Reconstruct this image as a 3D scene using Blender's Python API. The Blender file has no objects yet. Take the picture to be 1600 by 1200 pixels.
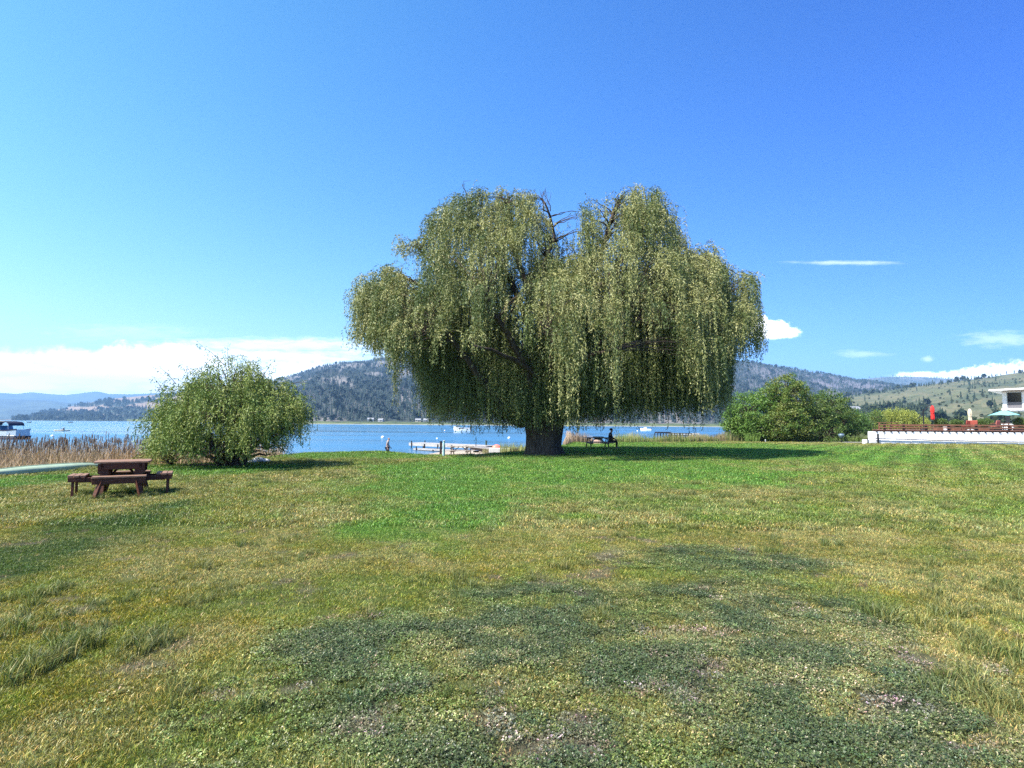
import bpy, bmesh, math, random
import numpy as np
from mathutils import Vector, Matrix, Euler

random.seed(7)
RNG = np.random.default_rng(11)
PI = math.pi
scn = bpy.context.scene
COL = scn.collection

# ------------------------------------------------------------------ camera
F = 889.0
EYE = 1.65
PITCH = math.atan(61.5 / F)
ROLL = math.radians(0.41)
cam_d = bpy.data.cameras.new('camera')
cam_d.sensor_width = 36.0
cam_d.lens = 36.0 * F / 1600.0
cam_d.clip_start = 0.1
cam_d.clip_end = 60000
cam = bpy.data.objects.new('camera', cam_d)
COL.objects.link(cam)
CM = Matrix.Rotation(PI / 2 + PITCH, 4, 'X') @ Matrix.Rotation(ROLL, 4, 'Z')
cam.matrix_world = Matrix.Translation((0, 0, EYE)) @ CM
scn.camera = cam
R3 = np.array(CM.to_3x3())


def ray(px, py):
    return R3 @ np.array([(px - 800) / F, -(py - 600) / F, -1.0])


def at(px, py, Y):
    d = ray(px, py)
    k = Y / d[1]
    return Vector((d[0] * k, Y, EYE + d[2] * k))


def gnd(px, py, z=0.0):
    d = ray(px, py)
    k = (z - EYE) / d[2]
    return (d[0] * k, d[1] * k)


# ------------------------------------------------------------------ helpers
def tag(o, label=None, cat=None, group=None, kind=None):
    if label: o['label'] = label
    if cat: o['category'] = cat
    if group: o['group'] = group
    if kind: o['kind'] = kind
    return o


def empty(name, loc, rz=0.0, label=None, cat=None, group=None):
    o = bpy.data.objects.new(name, None)
    o.empty_display_size = 0.2
    COL.objects.link(o)
    o.location = loc
    o.rotation_euler = (0, 0, rz)
    return tag(o, label, cat, group)


def children(o):
    return [c for c in bpy.data.objects if c.parent == o]


def copy_tree(o, parent=None):
    c = o.copy()
    COL.objects.link(c)
    c.parent = parent
    for ch in children(o):
        copy_tree(ch, c)
    return c


def link_mesh(name, me, mat, parent=None):
    me.materials.append(mat)
    o = bpy.data.objects.new(name, me)
    COL.objects.link(o)
    if parent is not None:
        o.parent = parent
    return o


def np_mesh(name, verts, faces, mat, parent=None, cols=None, smooth=False, link=True):
    """verts (N,3), faces (M,k) all of one size k; cols (N,3) point colours"""
    me = bpy.data.meshes.new(name)
    verts = np.ascontiguousarray(verts, dtype=np.float32)
    faces = np.ascontiguousarray(faces, dtype=np.int32)
    n, (m, k) = len(verts), faces.shape
    me.vertices.add(n)
    me.vertices.foreach_set('co', verts.ravel())
    me.loops.add(m * k)
    me.loops.foreach_set('vertex_index', faces.ravel())
    me.polygons.add(m)
    me.polygons.foreach_set('loop_start', np.arange(0, m * k, k, dtype=np.int32))
    me.polygons.foreach_set('loop_total', np.full(m, k, dtype=np.int32))
    if smooth:
        me.polygons.foreach_set('use_smooth', np.ones(m, dtype=bool))
    if cols is not None:
        a = me.attributes.new('col', 'FLOAT_COLOR', 'POINT')
        c4 = np.ones((n, 4), dtype=np.float32)
        c4[:, :3] = cols
        a.data.foreach_set('color', c4.ravel())
    me.update(calc_edges=True)
    me.validate()
    if not link:
        me.materials.append(mat)
        return me
    return link_mesh(name, me, mat, parent)


class MB:
    """collects shapes, then links them as ONE mesh object"""
    def __init__(s):
        s.v, s.f = [], []

    def add(s, vs, fs, M=None):
        b = len(s.v)
        for p in vs:
            p = Vector(p)
            s.v.append(M @ p if M is not None else p)
        for f in fs:
            s.f.append([b + i for i in f])

    def box(s, c, size, rot=(0, 0, 0), bev=0.0, M=None):
        x, y, z = size[0] / 2, size[1] / 2, size[2] / 2
        T = Matrix.Translation(c) @ Euler(rot).to_matrix().to_4x4()
        if M is not None: T = M @ T
        if bev <= 0:
            vs = [(-x, -y, -z), (x, -y, -z), (x, y, -z), (-x, y, -z), (-x, -y, z), (x, -y, z), (x, y, z), (-x, y, z)]
            fs = [(0, 3, 2, 1), (4, 5, 6, 7), (0, 1, 5, 4), (1, 2, 6, 5), (2, 3, 7, 6), (3, 0, 4, 7)]
            s.add(vs, fs, T)
        else:
            bm = bmesh.new()
            bmesh.ops.create_cube(bm, size=1)
            bmesh.ops.scale(bm, vec=(2 * x, 2 * y, 2 * z), verts=bm.verts)
            bmesh.ops.bevel(bm, geom=bm.edges[:], offset=bev, segments=1, affect='EDGES')
            s.add([v.co.copy() for v in bm.verts], [[v.index for v in f.verts] for f in bm.faces] if not bm.verts.index_update() else [], T)
            bm.free()
        return s

    def bar(s, a, b, w, h, bev=0.0):
        a, b = Vector(a), Vector(b)
        d = b - a
        L = d.length
        q = d.to_track_quat('X', 'Z')
        M = Matrix.Translation((a + b) / 2) @ q.to_matrix().to_4x4()
        return s.box((0, 0, 0), (L, w, h), bev=bev, M=M)

    def tube(s, pts, rad, n=8, cap=True, wob=0.0):
        pts = [Vector(p) for p in pts]
        if not hasattr(rad, '__len__'): rad = [rad] * len(pts)
        b = len(s.v)
        up = Vector((0.31, 0.17, 0.93))
        for i, p in enumerate(pts):
            d = (pts[min(i + 1, len(pts) - 1)] - pts[max(i - 1, 0)])
            if d.length < 1e-9: d = Vector((0, 0, 1))
            d.normalize()
            r_ = up - d * up.dot(d)
            if r_.length < 1e-3:
                r_ = Vector((1, 0, 0)) - d * d.x
            r_.normalize()
            up = r_ if i else r_
            u = d.cross(r_)
            for k in range(n):
                t = 2 * PI * k / n
                rr = rad[i] * (1 + wob * math.sin(3 * t + i) * random.uniform(.3, 1))
                s.v.append(p + (r_ * math.cos(t) + u * math.sin(t)) * rr)
        for i in range(len(pts) - 1):
            for k in range(n):
                a0, a1 = b + i * n + k, b + i * n + (k + 1) % n
                s.f.append([a0, a1, a1 + n, a0 + n])
        if cap:
            s.f.append([b + k for k in range(n)][::-1])
            e = b + (len(pts) - 1) * n
            s.f.append([e + k for k in range(n)])
        return s

    def lathe(s, prof, c=(0, 0, 0), n=16, M=None):
        T = Matrix.Translation(c)
        if M is not None: T = M @ T
        vs, fs = [], []
        for r, z in prof:
            for k in range(n):
                t = 2 * PI * k / n
                vs.append((r * math.cos(t), r * math.sin(t), z))
        for i in range(len(prof) - 1):
            for k in range(n):
                a, b_ = i * n + k, i * n + (k + 1) % n
                fs.append((a, b_, b_ + n, a + n))
        fs.append(tuple(range(n))[::-1])
        fs.append(tuple((len(prof) - 1) * n + k for k in range(n)))
        s.add(vs, fs, T)
        return s

    def loft(s, rings, M=None, cap=True):
        n = len(rings[0])
        vs = [p for r in rings for p in r]
        fs = []
        for i in range(len(rings) - 1):
            for k in range(n):
                a, b_ = i * n + k, i * n + (k + 1) % n
                fs.append((a, b_, b_ + n, a + n))
        if cap:
            fs.append(tuple(range(n))[::-1])
            fs.append(tuple((len(rings) - 1) * n + k for k in range(n)))
        s.add(vs, fs, M)
        return s

    def prism(s, poly, z0, z1, M=None):
        n = len(poly)
        vs = [(x, y, z0) for x, y in poly] + [(x, y, z1) for x, y in poly]
        fs = [tuple(range(n))[::-1], tuple(range(n, 2 * n))]
        for k in range(n):
            fs.append((k, (k + 1) % n, n + (k + 1) % n, n + k))
        s.add(vs, fs, M)
        return s

    def build(s, name, mat, parent=None, smooth=False):
        me = bpy.data.meshes.new(name)
        me.from_pydata([tuple(p) for p in s.v], [], s.f)
        bm = bmesh.new()
        bm.from_mesh(me)
        bmesh.ops.recalc_face_normals(bm, faces=bm.faces[:])
        bm.to_mesh(me)
        bm.free()
        if smooth:
            me.polygons.foreach_set('use_smooth', [True] * len(me.polygons))
        me.update()
        return link_mesh(name, me, mat, parent)


# ------------------------------------------------------------------ noise
def _hash(ix, iy, seed):
    h = (ix.astype(np.int64) * 374761393 + iy.astype(np.int64) * 668265263 + seed * 1442695041) & 0xFFFFFFFF
    h = ((h ^ (h >> 13)) * 1274126177) & 0xFFFFFFFF
    h = h ^ (h >> 16)
    return (h & 0xFFFF) / 65535.0


def vnoise(x, y, seed=0):
    x = np.asarray(x, float); y = np.asarray(y, float)
    ix, iy = np.floor(x), np.floor(y)
    fx, fy = x - ix, y - iy
    fx = fx * fx * (3 - 2 * fx); fy = fy * fy * (3 - 2 * fy)
    a = _hash(ix, iy, seed); b = _hash(ix + 1, iy, seed)
    c = _hash(ix, iy + 1, seed); d = _hash(ix + 1, iy + 1, seed)
    return (a * (1 - fx) + b * fx) * (1 - fy) + (c * (1 - fx) + d * fx) * fy


def fbm(x, y, seed=0, octs=4):
    x = np.asarray(x, float); y = np.asarray(y, float)
    s, a, t = 0.0, 0.5, 0.0
    for o in range(octs):
        s = s + a * vnoise(x * 2 ** o + 17.3 * o, y * 2 ** o - 9.1 * o, seed + o)
        t += a
        a *= 0.5
    return s / t


def sstep(a, b, x):
    t = np.clip((x - a) / (b - a), 0, 1)
    return t * t * (3 - 2 * t)


# ------------------------------------------------------------------ materials
def new_mat(name):
    m = bpy.data.materials.new(name)
    m.use_nodes = True
    nt = m.node_tree
    nt.nodes.clear()
    out = nt.nodes.new('ShaderNodeOutputMaterial')
    return m, nt, out


def N(nt, kind, **kw):
    n = nt.nodes.new(kind)
    for k, v in kw.items():
        if k.startswith('i_'):
            n.inputs[k[2:].replace('_', ' ')].default_value = v
        else:
            setattr(n, k, v)
    return n


def simple(name, col, rough=0.6, var=0.25, scale=8.0, metal=0.0, bump=0.0, spec=0.4, col2=None, stretch=(1, 1, 1)):
    """procedural paint / wood / metal: two tones mixed by noise, optional bump"""
    m, nt, out = new_mat(name)
    p = N(nt, 'ShaderNodeBsdfPrincipled')
    p.inputs['Roughness'].default_value = rough
    p.inputs['Metallic'].default_value = metal
    p.inputs['Specular IOR Level'].default_value = spec
    tc = N(nt, 'ShaderNodeTexCoord')
    mp = N(nt, 'ShaderNodeMapping')
    mp.inputs['Scale'].default_value = stretch
    nt.links.new(tc.outputs['Object'], mp.inputs['Vector'])
    no = N(nt, 'ShaderNodeTexNoise')
    no.inputs['Scale'].default_value = scale
    no.inputs['Detail'].default_value = 5
    nt.links.new(mp.outputs['Vector'], no.inputs['Vector'])
    rp = N(nt, 'ShaderNodeValToRGB')
    c2 = col2 if col2 else tuple(max(0, c * (1 - var)) for c in col)
    c1 = tuple(min(1, c * (1 + var * .6)) for c in col) if not col2 else col
    rp.color_ramp.elements[0].position = .3
    rp.color_ramp.elements[1].position = .7
    rp.color_ramp.elements[0].color = (*c2, 1)
    rp.color_ramp.elements[1].color = (*c1, 1)
    nt.links.new(no.outputs['Fac'], rp.inputs['Fac'])
    nt.links.new(rp.outputs['Color'], p.inputs['Base Color'])
    if bump:
        b = N(nt, 'ShaderNodeBump')
        b.inputs['Strength'].default_value = bump
        b.inputs['Distance'].default_value = 0.02
        nt.links.new(no.outputs['Fac'], b.inputs['Height'])
        nt.links.new(b.outputs['Normal'], p.inputs['Normal'])
    nt.links.new(p.outputs['BSDF'], out.inputs['Surface'])
    return m


def leaf_mat(name, attr_type='GEOMETRY', trans=0.3, rough=0.5, spec=0.35, tint=(1, 1, 1)):
    """foliage: colour attribute, a gloss and some light through the leaf"""
    m, nt, out = new_mat(name)
    at_ = N(nt, 'ShaderNodeAttribute', attribute_type=attr_type, attribute_name='col')
    src = at_.outputs['Color']
    if attr_type == 'INSTANCER':
        at2 = N(nt, 'ShaderNodeAttribute', attribute_type='GEOMETRY', attribute_name='col')
        mx = N(nt, 'ShaderNodeMix', data_type='RGBA', blend_type='MULTIPLY')
        mx.inputs['Factor'].default_value = 1
        nt.links.new(at_.outputs['Color'], mx.inputs['A'])
        nt.links.new(at2.outputs['Color'], mx.inputs['B'])
        src = mx.outputs['Result']
    p = N(nt, 'ShaderNodeBsdfPrincipled')
    p.inputs['Roughness'].default_value = rough
    p.inputs['Specular IOR Level'].default_value = spec
    nt.links.new(src, p.inputs['Base Color'])
    if trans > 0:
        tr = N(nt, 'ShaderNodeBsdfTranslucent')
        g = N(nt, 'ShaderNodeMix', data_type='RGBA', blend_type='MULTIPLY')
        g.inputs['Factor'].default_value = 1
        g.inputs['B'].default_value = (1.15, 1.2, .6, 1)
        nt.links.new(src, g.inputs['A'])
        nt.links.new(g.outputs['Result'], tr.inputs['Color'])
        ms = N(nt, 'ShaderNodeMixShader')
        ms.inputs['Fac'].default_value = trans
        nt.links.new(p.outputs['BSDF'], ms.inputs[1])
        nt.links.new(tr.outputs['BSDF'], ms.inputs[2])
        nt.links.new(ms.outputs['Shader'], out.inputs['Surface'])
    else:
        nt.links.new(p.outputs['BSDF'], out.inputs['Surface'])
    return m


def vcol_ground(name, scale=9.0, amt=0.35, bump=0.5, rough=.95, fine=0.0):
    m, nt, out = new_mat(name)
    a = N(nt, 'ShaderNodeAttribute', attribute_type='GEOMETRY', attribute_name='col')
    ge = N(nt, 'ShaderNodeNewGeometry')
    no = N(nt, 'ShaderNodeTexNoise')
    no.inputs['Scale'].default_value = scale
    no.inputs['Detail'].default_value = 8
    no.inputs['Roughness'].default_value = .7
    nt.links.new(ge.outputs['Position'], no.inputs['Vector'])
    mr = N(nt, 'ShaderNodeMapRange')
    mr.inputs['From Min'].default_value = .3
    mr.inputs['From Max'].default_value = .7
    mr.inputs['To Min'].default_value = 1 - amt
    mr.inputs['To Max'].default_value = 1 + amt
    hsrc = no.outputs['Fac']
    if fine:
        n2_ = N(nt, 'ShaderNodeTexNoise')
        n2_.inputs['Scale'].default_value = fine
        n2_.inputs['Detail'].default_value = 4
        nt.links.new(ge.outputs['Position'], n2_.inputs['Vector'])
        av = N(nt, 'ShaderNodeMath', operation='MULTIPLY_ADD')
        av.inputs[1].default_value = .9
        av.inputs[2].default_value = -.45
        nt.links.new(n2_.outputs['Fac'], av.inputs[0])
        a2 = N(nt, 'ShaderNodeMath', operation='ADD')
        nt.links.new(av.outputs[0], a2.inputs[0]); nt.links.new(no.outputs['Fac'], a2.inputs[1])
        hsrc = a2.outputs[0]
    nt.links.new(hsrc, mr.inputs['Value'])
    vm = N(nt, 'ShaderNodeVectorMath', operation='SCALE')
    nt.links.new(a.outputs['Color'], vm.inputs[0])
    nt.links.new(mr.outputs['Result'], vm.inputs['Scale'])
    p = N(nt, 'ShaderNodeBsdfPrincipled')
    p.inputs['Roughness'].default_value = rough
    p.inputs['Specular IOR Level'].default_value = .15
    nt.links.new(vm.outputs['Vector'], p.inputs['Base Color'])
    if bump:
        b = N(nt, 'ShaderNodeBump')
        b.inputs['Strength'].default_value = bump
        b.inputs['Distance'].default_value = .03
        nt.links.new(hsrc, b.inputs['Height'])
        nt.links.new(b.outputs['Normal'], p.inputs['Normal'])
    nt.links.new(p.outputs['BSDF'], out.inputs['Surface'])
    return m


# ------------------------------------------------------------------ sun and sky
SUN_EL = math.radians(52)
sh = np.array([0.85, 0.53]); sh = sh / np.linalg.norm(sh)       # where shadows fall (x right, y away)
sd = bpy.data.lights.new('sun', 'SUN')
sd.energy = 5.0
sd.angle = math.radians(0.5)
sd.color = (1.0, .965, .90)
so = bpy.data.objects.new('sun', sd)
COL.objects.link(so)
dvec = Vector((sh[0] * math.cos(SUN_EL), sh[1] * math.cos(SUN_EL), -math.sin(SUN_EL)))
so.rotation_euler = dvec.to_track_quat('-Z', 'Y').to_euler()
so.location = (-20, -20, 40)

W = bpy.data.worlds.new('World')
scn.world = W
W.use_nodes = True
nt = W.node_tree
nt.nodes.clear()
wo = N(nt, 'ShaderNodeOutputWorld')
bg = N(nt, 'ShaderNodeBackground')
sky = N(nt, 'ShaderNodeTexSky', sky_type='NISHITA')
sky.sun_disc = False
sky.sun_elevation = SUN_EL
sky.sun_rotation = math.atan2(-sh[0], -sh[1])
sky.altitude = 350
sky.air_density = 1.0
sky.dust_density = 0.6
sky.ozone_density = 2.0
SKY_STR = 0.081
bg.inputs['Strength'].default_value = SKY_STR
geo = N(nt, 'ShaderNodeTexCoord')
sep = N(nt, 'ShaderNodeSeparateXYZ')
nt.links.new(geo.outputs['Generated'], sep.inputs[0])


def mth(op, a, b=None, c=None, clamp=False):
    n = N(nt, 'ShaderNodeMath', operation=op)
    n.use_clamp = clamp
    for i, v in enumerate((a, b, c)):
        if v is None: continue
        if isinstance(v, (int, float)): n.inputs[i].default_value = v
        else: nt.links.new(v, n.inputs[i])
    return n.outputs[0]


def mrange(v, a, b, lo=0., hi=1., smooth=True):
    n = N(nt, 'ShaderNodeMapRange')
    n.interpolation_type = 'SMOOTHSTEP' if smooth else 'LINEAR'
    n.inputs['From Min'].default_value = a
    n.inputs['From Max'].default_value = b
    n.inputs['To Min'].default_value = lo
    n.inputs['To Max'].default_value = hi
    nt.links.new(v, n.inputs['Value'])
    return n.outputs['Result']


# clouds sit at fixed compass directions: u = azimuth slope, v = elevation slope of the ray
ysafe = mth('MAXIMUM', sep.outputs['Y'], 0.05)
U = mth('DIVIDE', sep.outputs['X'], ysafe)
V = mth('DIVIDE', sep.outputs['Z'], ysafe)
front = mrange(sep.outputs['Y'], 0.1, 0.25)
cmb = N(nt, 'ShaderNodeCombineXYZ')
nt.links.new(U, cmb.inputs[0]); nt.links.new(V, cmb.inputs[1])


def wnoise(scale, sx, sy, detail=6, rough=.55, off=0.0):
    mp = N(nt, 'ShaderNodeMapping')
    mp.inputs['Scale'].default_value = (sx, sy, 1)
    mp.inputs['Location'].default_value = (off, off * .7, 0)
    nt.links.new(cmb.outputs[0], mp.inputs['Vector'])
    no = N(nt, 'ShaderNodeTexNoise')
    no.inputs['Scale'].default_value = scale
    no.inputs['Detail'].default_value = detail
    no.inputs['Roughness'].default_value = rough
    nt.links.new(mp.outputs[0], no.inputs['Vector'])
    return no.outputs['Fac']


def uv(px, py):
    d = ray(px, py)
    return d[0] / d[1], d[2] / d[1]


n1 = wnoise(9, 1, 1.6, 10, .62)
n2 = wnoise(30, 1, 1.3, 10, .65, off=3.1)
n3 = wnoise(75, 1, 1.2, 10, .65, off=5.3)
n4 = wnoise(26, 1, 5.0, 10, .7, off=9.3)
nbig = mth('ADD', mth('MULTIPLY', mth('SUBTRACT', n1, .5), 1.5), mth('MULTIPLY', mth('SUBTRACT', n2, .5), 1.1))
nsml = mth('ADD', mth('MULTIPLY', mth('SUBTRACT', n2, .5), 1.3), mth('MULTIPLY', mth('SUBTRACT', n3, .5), 1.6))
nwsp = mth('MULTIPLY', mth('SUBTRACT', n4, .5), 3.2)


def blob(px, py, rx, ry, edge=.35, warp=1.0, amt=1.0, flat=None, kind=None):
    nmix = {None: nbig, 's': nsml, 'w': nwsp}[kind]
    u0, v0 = uv(px, py)
    a = mth('DIVIDE', mth('SUBTRACT', U, u0), rx / F)
    b = mth('DIVIDE', mth('SUBTRACT', V, v0), ry / F)
    d = mth('SQRT', mth('ADD', mth('MULTIPLY', a, a), mth('MULTIPLY', b, b)))
    d = mth('ADD', d, mth('MULTIPLY', nmix, -warp))
    r = mrange(d, 1 - edge, 1 + edge, 1, 0)
    if flat is not None:          # flat cloud base
        _, vf = uv(px, flat)
        r = mth('MULTIPLY', r, mrange(V, vf - .004, vf + .004))
    return mth('MULTIPLY', r, amt)


clouds = [blob(40, 602, 260, 50, .30, .8), blob(240, 592, 150, 50, .22, .8), blob(390, 612, 170, 52, .28, .8), blob(500, 617, 110, 44, .3, .8),
          blob(440, 540, 150, 9, .9, 1.0, .45, None, 'w'), blob(420, 558, 180, 12, .8, 1.0, .55, None, 'w'), blob(200, 520, 80, 10, .9, 1.2, .10, None, 'w'),
          blob(1200, 516, 34, 17, .22, .75, 1.0, 529, 's'), blob(1184, 508, 22, 14, .25, .8, 1.0, 530, 's'), blob(1228, 520, 22, 9, .25, .8, 1.0, 528, 's'),
          blob(1320, 410.5, 62, 2.6, .9, .9, .22, None, 'w'), blob(1575, 530, 52, 9, .9, 1.2, .24, None, 'w'), blob(1345, 553, 28, 4, .9, 1.2, .22, None, 'w'), blob(1449, 561, 7, 4, .8, 1.2, .35, None, 's'),
          blob(1470, 592, 75, 11, .2, .8, 1.0, None, 's'), blob(1545, 590, 60, 18, .2, .8, 1.0, None, 's'), blob(1600, 588, 70, 22, .2, .8, 1.0, None, 's'), blob(1720, 600, 160, 42, .2, .8)]
cl = clouds[0]
for c in clouds[1:]:
    cl = mth('MAXIMUM', cl, c)
cl = mth('MULTIPLY', cl, front, clamp=True)
# camera-like rendering of a clear sky: deeper blue aloft, pale near the horizon
hs = N(nt, 'ShaderNodeHueSaturation')
hs.inputs['Hue'].default_value = .5
hs.inputs['Saturation'].default_value = 1.35
hs.inputs['Value'].default_value = 1.0
nt.links.new(sky.outputs[0], hs.inputs['Color'])
SKYTINT = N(nt, 'ShaderNodeMix', data_type='RGBA', blend_type='MULTIPLY')
SKYTINT.inputs['Factor'].default_value = 1
hx_ = mth('DIVIDE', sep.outputs['X'], mth('SQRT', mth('ADD', mth('ADD', mth('MULTIPLY', sep.outputs['X'], sep.outputs['X']), mth('MULTIPLY', sep.outputs['Y'], sep.outputs['Y'])), 1e-4)))
azr = N(nt, 'ShaderNodeValToRGB')
azr.color_ramp.elements[0].position = .15
azr.color_ramp.elements[0].color = (2.25, 2.02, 1.5, 1)
azr.color_ramp.elements[1].position = .85
azr.color_ramp.elements[1].color = (.40, .70, 1.45, 1)
e_ = azr.color_ramp.elements.new(.5)
e_.color = (1.24, 1.38, 1.70, 1)
nt.links.new(mrange(hx_, -1, 1, 0, 1, False), azr.inputs['Fac'])
nt.links.new(azr.outputs['Color'], SKYTINT.inputs['B'])
nt.links.new(hs.outputs['Color'], SKYTINT.inputs['A'])
# faint grey-blue underside structure inside the clouds
cs = wnoise(14, .6, 3.0, off=7.7)
crp = N(nt, 'ShaderNodeValToRGB')
crp.color_ramp.elements[0].position = .3
crp.color_ramp.elements[0].color = (15, 18, 19.5, 1)
crp.color_ramp.elements[1].position = .52
crp.color_ramp.elements[1].color = (21, 21, 21, 1)
nt.links.new(cs, crp.inputs['Fac'])
mxc = N(nt, 'ShaderNodeMix', data_type='RGBA')
nt.links.new(cl, mxc.inputs['Factor'])
nt.links.new(SKYTINT.outputs['Result'], mxc.inputs['A'])
nt.links.new(crp.outputs['Color'], mxc.inputs['B'])
nt.links.new(mxc.outputs['Result'], bg.inputs['Color'])
nt.links.new(bg.outputs[0], wo.inputs['Surface'])

scn.view_settings.view_transform = 'Standard'
scn.view_settings.look = 'None'
scn.view_settings.gamma = 1
scn.view_settings.use_curve_mapping = False
scn.view_settings.exposure = 0.0

# ------------------------------------------------------------------ ground
LAKE = -1.0
_EX = np.array([-400, -60, -30, -16.3, -14.2, -12.4, -11.4, -11.0, -7.2, -4.3, -1.5, 1.0, 4.0, 5.5, 11, 16, 21, 30, 45, 120, 2000])
_EY = np.array([14, 15, 16.5, 18.3, 20.4, 21.8, 23.5, 30.5, 32.0, 29.0, 30.5, 34.0, 44.0, 52, 52, 54, 57.5, 80, 117, 305, 5005])
_BX = np.array([-400, -14, -11, -8, -6, 0, 4, 6, 12, 30, 2000])
_BL = np.array([7, 7, 6, 10, 25, 27, 14, 8, 7, 8, 8])


def yedge(X):
    return np.interp(X, _EX, _EY) + (fbm(X * .35, X * 0 + 3.3, 5, 3) - .5) * 1.0


def gz(X, Y):
    X = np.asarray(X, float); Y = np.asarray(Y, float)
    e = Y - yedge(X)
    bl = np.interp(X, _BX, _BL)
    drop = 0.62 * sstep(-0.6, np.minimum(5.5, bl * .6), e) + 0.38 * np.clip((e - 1.5) / (bl - 1.5), 0, 1) + 1.5 * sstep(bl, bl + 14, e)
    bump = (fbm(X * .5, Y * .5, 21, 4) - .5) * .10 * (1 - sstep(30, 44, Y))
    return -drop + bump * (e < 40)


def gz1(x, y):
    return float(gz(np.array([x]), np.array([y]))[0])


# lawn colours: where the lawn is watered, dry, clovered or worn (laid out on the ground)
GREEN = np.array([.112, .245, .040])
OLIVE = np.array([.195, .212, .046])
DRY = np.array([.270, .278, .105])
AMBER = np.array([.205, .205, .024])
BROWNG = np.array([.165, .168, .044])
DEEP = np.array([.046, .105, .022])
CLOVER = np.array([.074, .105, .044])
SOIL = np.array([.27, .215, .165])
SAND = np.array([.46, .38, .29])


def wblob(X, Y, px, py, rx, ry, soft=.5, seed=1, warp=.5):
    x0, y0 = gnd(px, py)
    wx = rx * y0 / F
    wy = ry * y0 * y0 / (F * EYE)
    n = (fbm(X * .8, Y * .8, seed, 4) - .5) * 2 * warp
    d = np.sqrt(((X - x0) / wx) ** 2 + ((Y - y0) / wy) ** 2) + n
    return 1 - sstep(1 - soft, 1 + soft, d)


def lawn_fields(X, Y):
    green = np.zeros_like(X)
    for b in [(930, 728, 300, 22), (760, 738, 190, 30), (690, 778, 100, 40), (735, 800, 60, 22), (1230, 708, 240, 12), (560, 712, 150, 6), (1010, 700, 500, 10), (1100, 742, 110, 12),
              (330, 733, 130, 8), (50, 752, 70, 10)]:
        green = np.maximum(green, wblob(X, Y, *b, soft=.35, seed=3, warp=.45))
    gr2 = np.zeros_like(X)
    for b in [(1480, 730, 230, 28), (1560, 800, 140, 36), (1040, 790, 90, 18), (1230, 800, 120, 14)]:
        gr2 = np.maximum(gr2, wblob(X, Y, *b, soft=.6, seed=4, warp=.6))
    deep = np.zeros_like(X)
    for b in [(60, 860, 120, 32), (190, 815, 90, 22), (20, 890, 80, 20), (260, 795, 30, 10)]:
        deep = np.maximum(deep, wblob(X, Y, *b, soft=.45, seed=6, warp=.6))
    clover = np.zeros_like(X)
    for b in [(800, 1080, 500, 130), (620, 1010, 230, 60), (900, 960, 200, 55), (1150, 940, 230, 50), (1050, 1060, 420, 90), (1130, 880, 180, 20), (1000, 1180, 700, 120)]:
        clover = np.maximum(clover, wblob(X, Y, *b, soft=.4, seed=8, warp=.6))
    amber = np.zeros_like(X)
    for b in [(120, 980, 260, 120), (330, 880, 150, 40), (430, 950, 160, 50), (60, 1090, 200, 60), (60, 820, 100, 22), (1540, 990, 120, 60), (760, 880, 130, 20)]:
        amber = np.maximum(amber, wblob(X, Y, *b, soft=.7, seed=9, warp=.7))
    brown = np.zeros_like(X)
    for b in [(1130, 775, 240, 40), (950, 800, 130, 30), (1280, 840, 260, 40), (1480, 860, 200, 50)]:
        brown = np.maximum(brown, wblob(X, Y, *b, soft=.6, seed=10, warp=.5))
    soil = np.zeros_like(X)
    for b in [(300, 1085, 60, 12), (220, 1040, 60, 10), (1420, 1020, 60, 14), (1460, 1045, 40, 14), (1210, 1070, 50, 14), (1090, 1110, 40, 22), (1580, 990, 30, 12),
              (780, 1080, 45, 16), (700, 1070, 30, 10), (40, 847, 20, 5), (560, 1110, 60, 20), (330, 1110, 40, 10), (1330, 900, 40, 8), (780, 905, 16, 8), (1250, 850, 25, 5),
              (70, 1030, 30, 8), (440, 900, 25, 6), (1400, 1100, 60, 18), (900, 1130, 50, 18)]:
        soil = np.maximum(soil, wblob(X, Y, b[0], b[1], b[2] * .8, b[3] * .8, soft=.5, seed=12, warp=1.1))
    soil = soil * sstep(.48, .57, fbm(X * 7, Y * 7, 33, 4))
    soil = np.maximum(soil, .9 * sstep(.69, .74, fbm(X * 3.0, Y * 3.0, 31, 4)) * (Y < 9))
    clover = clover * (.35 + .65 * sstep(.36, .52, fbm(X * 2.6, Y * 2.6, 35, 4)))
    return green, gr2, deep, clover, amber, brown, soil


def mixc(c, col, w):
    return c * (1 - w[:, None]) + col * w[:, None]


def lawn_color(X, Y, fields=None):
    if fields is None: fields = lawn_fields(X, Y)
    green, gr2, deep, clover, amber, brown, soil = fields
    n = fbm(X * .9, Y * .9, 41, 5)
    n2 = fbm(X * 3.1, Y * 3.1, 43, 4)
    c = np.tile(OLIVE, (len(X), 1))
    c = mixc(c, AMBER, amber * .75)
    c = mixc(c, BROWNG, brown * .8)
    c = mixc(c, DRY, np.clip(sstep(.48, .68, n) * .8 + sstep(.52, .66, n2) * .55, 0, 1))
    c = mixc(c, GREEN, sstep(.52, .32, n) * .32)
    c = mixc(c, GREEN * .9 + BROWNG * .1, gr2 * .5)
    c = mixc(c, GREEN, np.clip(green * (1.06 - sstep(.5, .75, n) * .45), 0, 1))
    c = mixc(c, DEEP, deep * .85)
    c = mixc(c, CLOVER, clover * .93 * (1 - .5 * sstep(.56, .7, n2)))
    # mowing stripes on the right-hand lawn, running away from the viewer
    sx = (X - .74 * Y)
    stripe = np.sin(sx * 2 * PI / 1.6) * sstep(14, 20, Y) * sstep(6, 14, X - 0.2 * Y)
    c = c * (1 + .26 * stripe)[:, None]
    c = mixc(c, SOIL, soil * .7)
    return c


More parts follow.
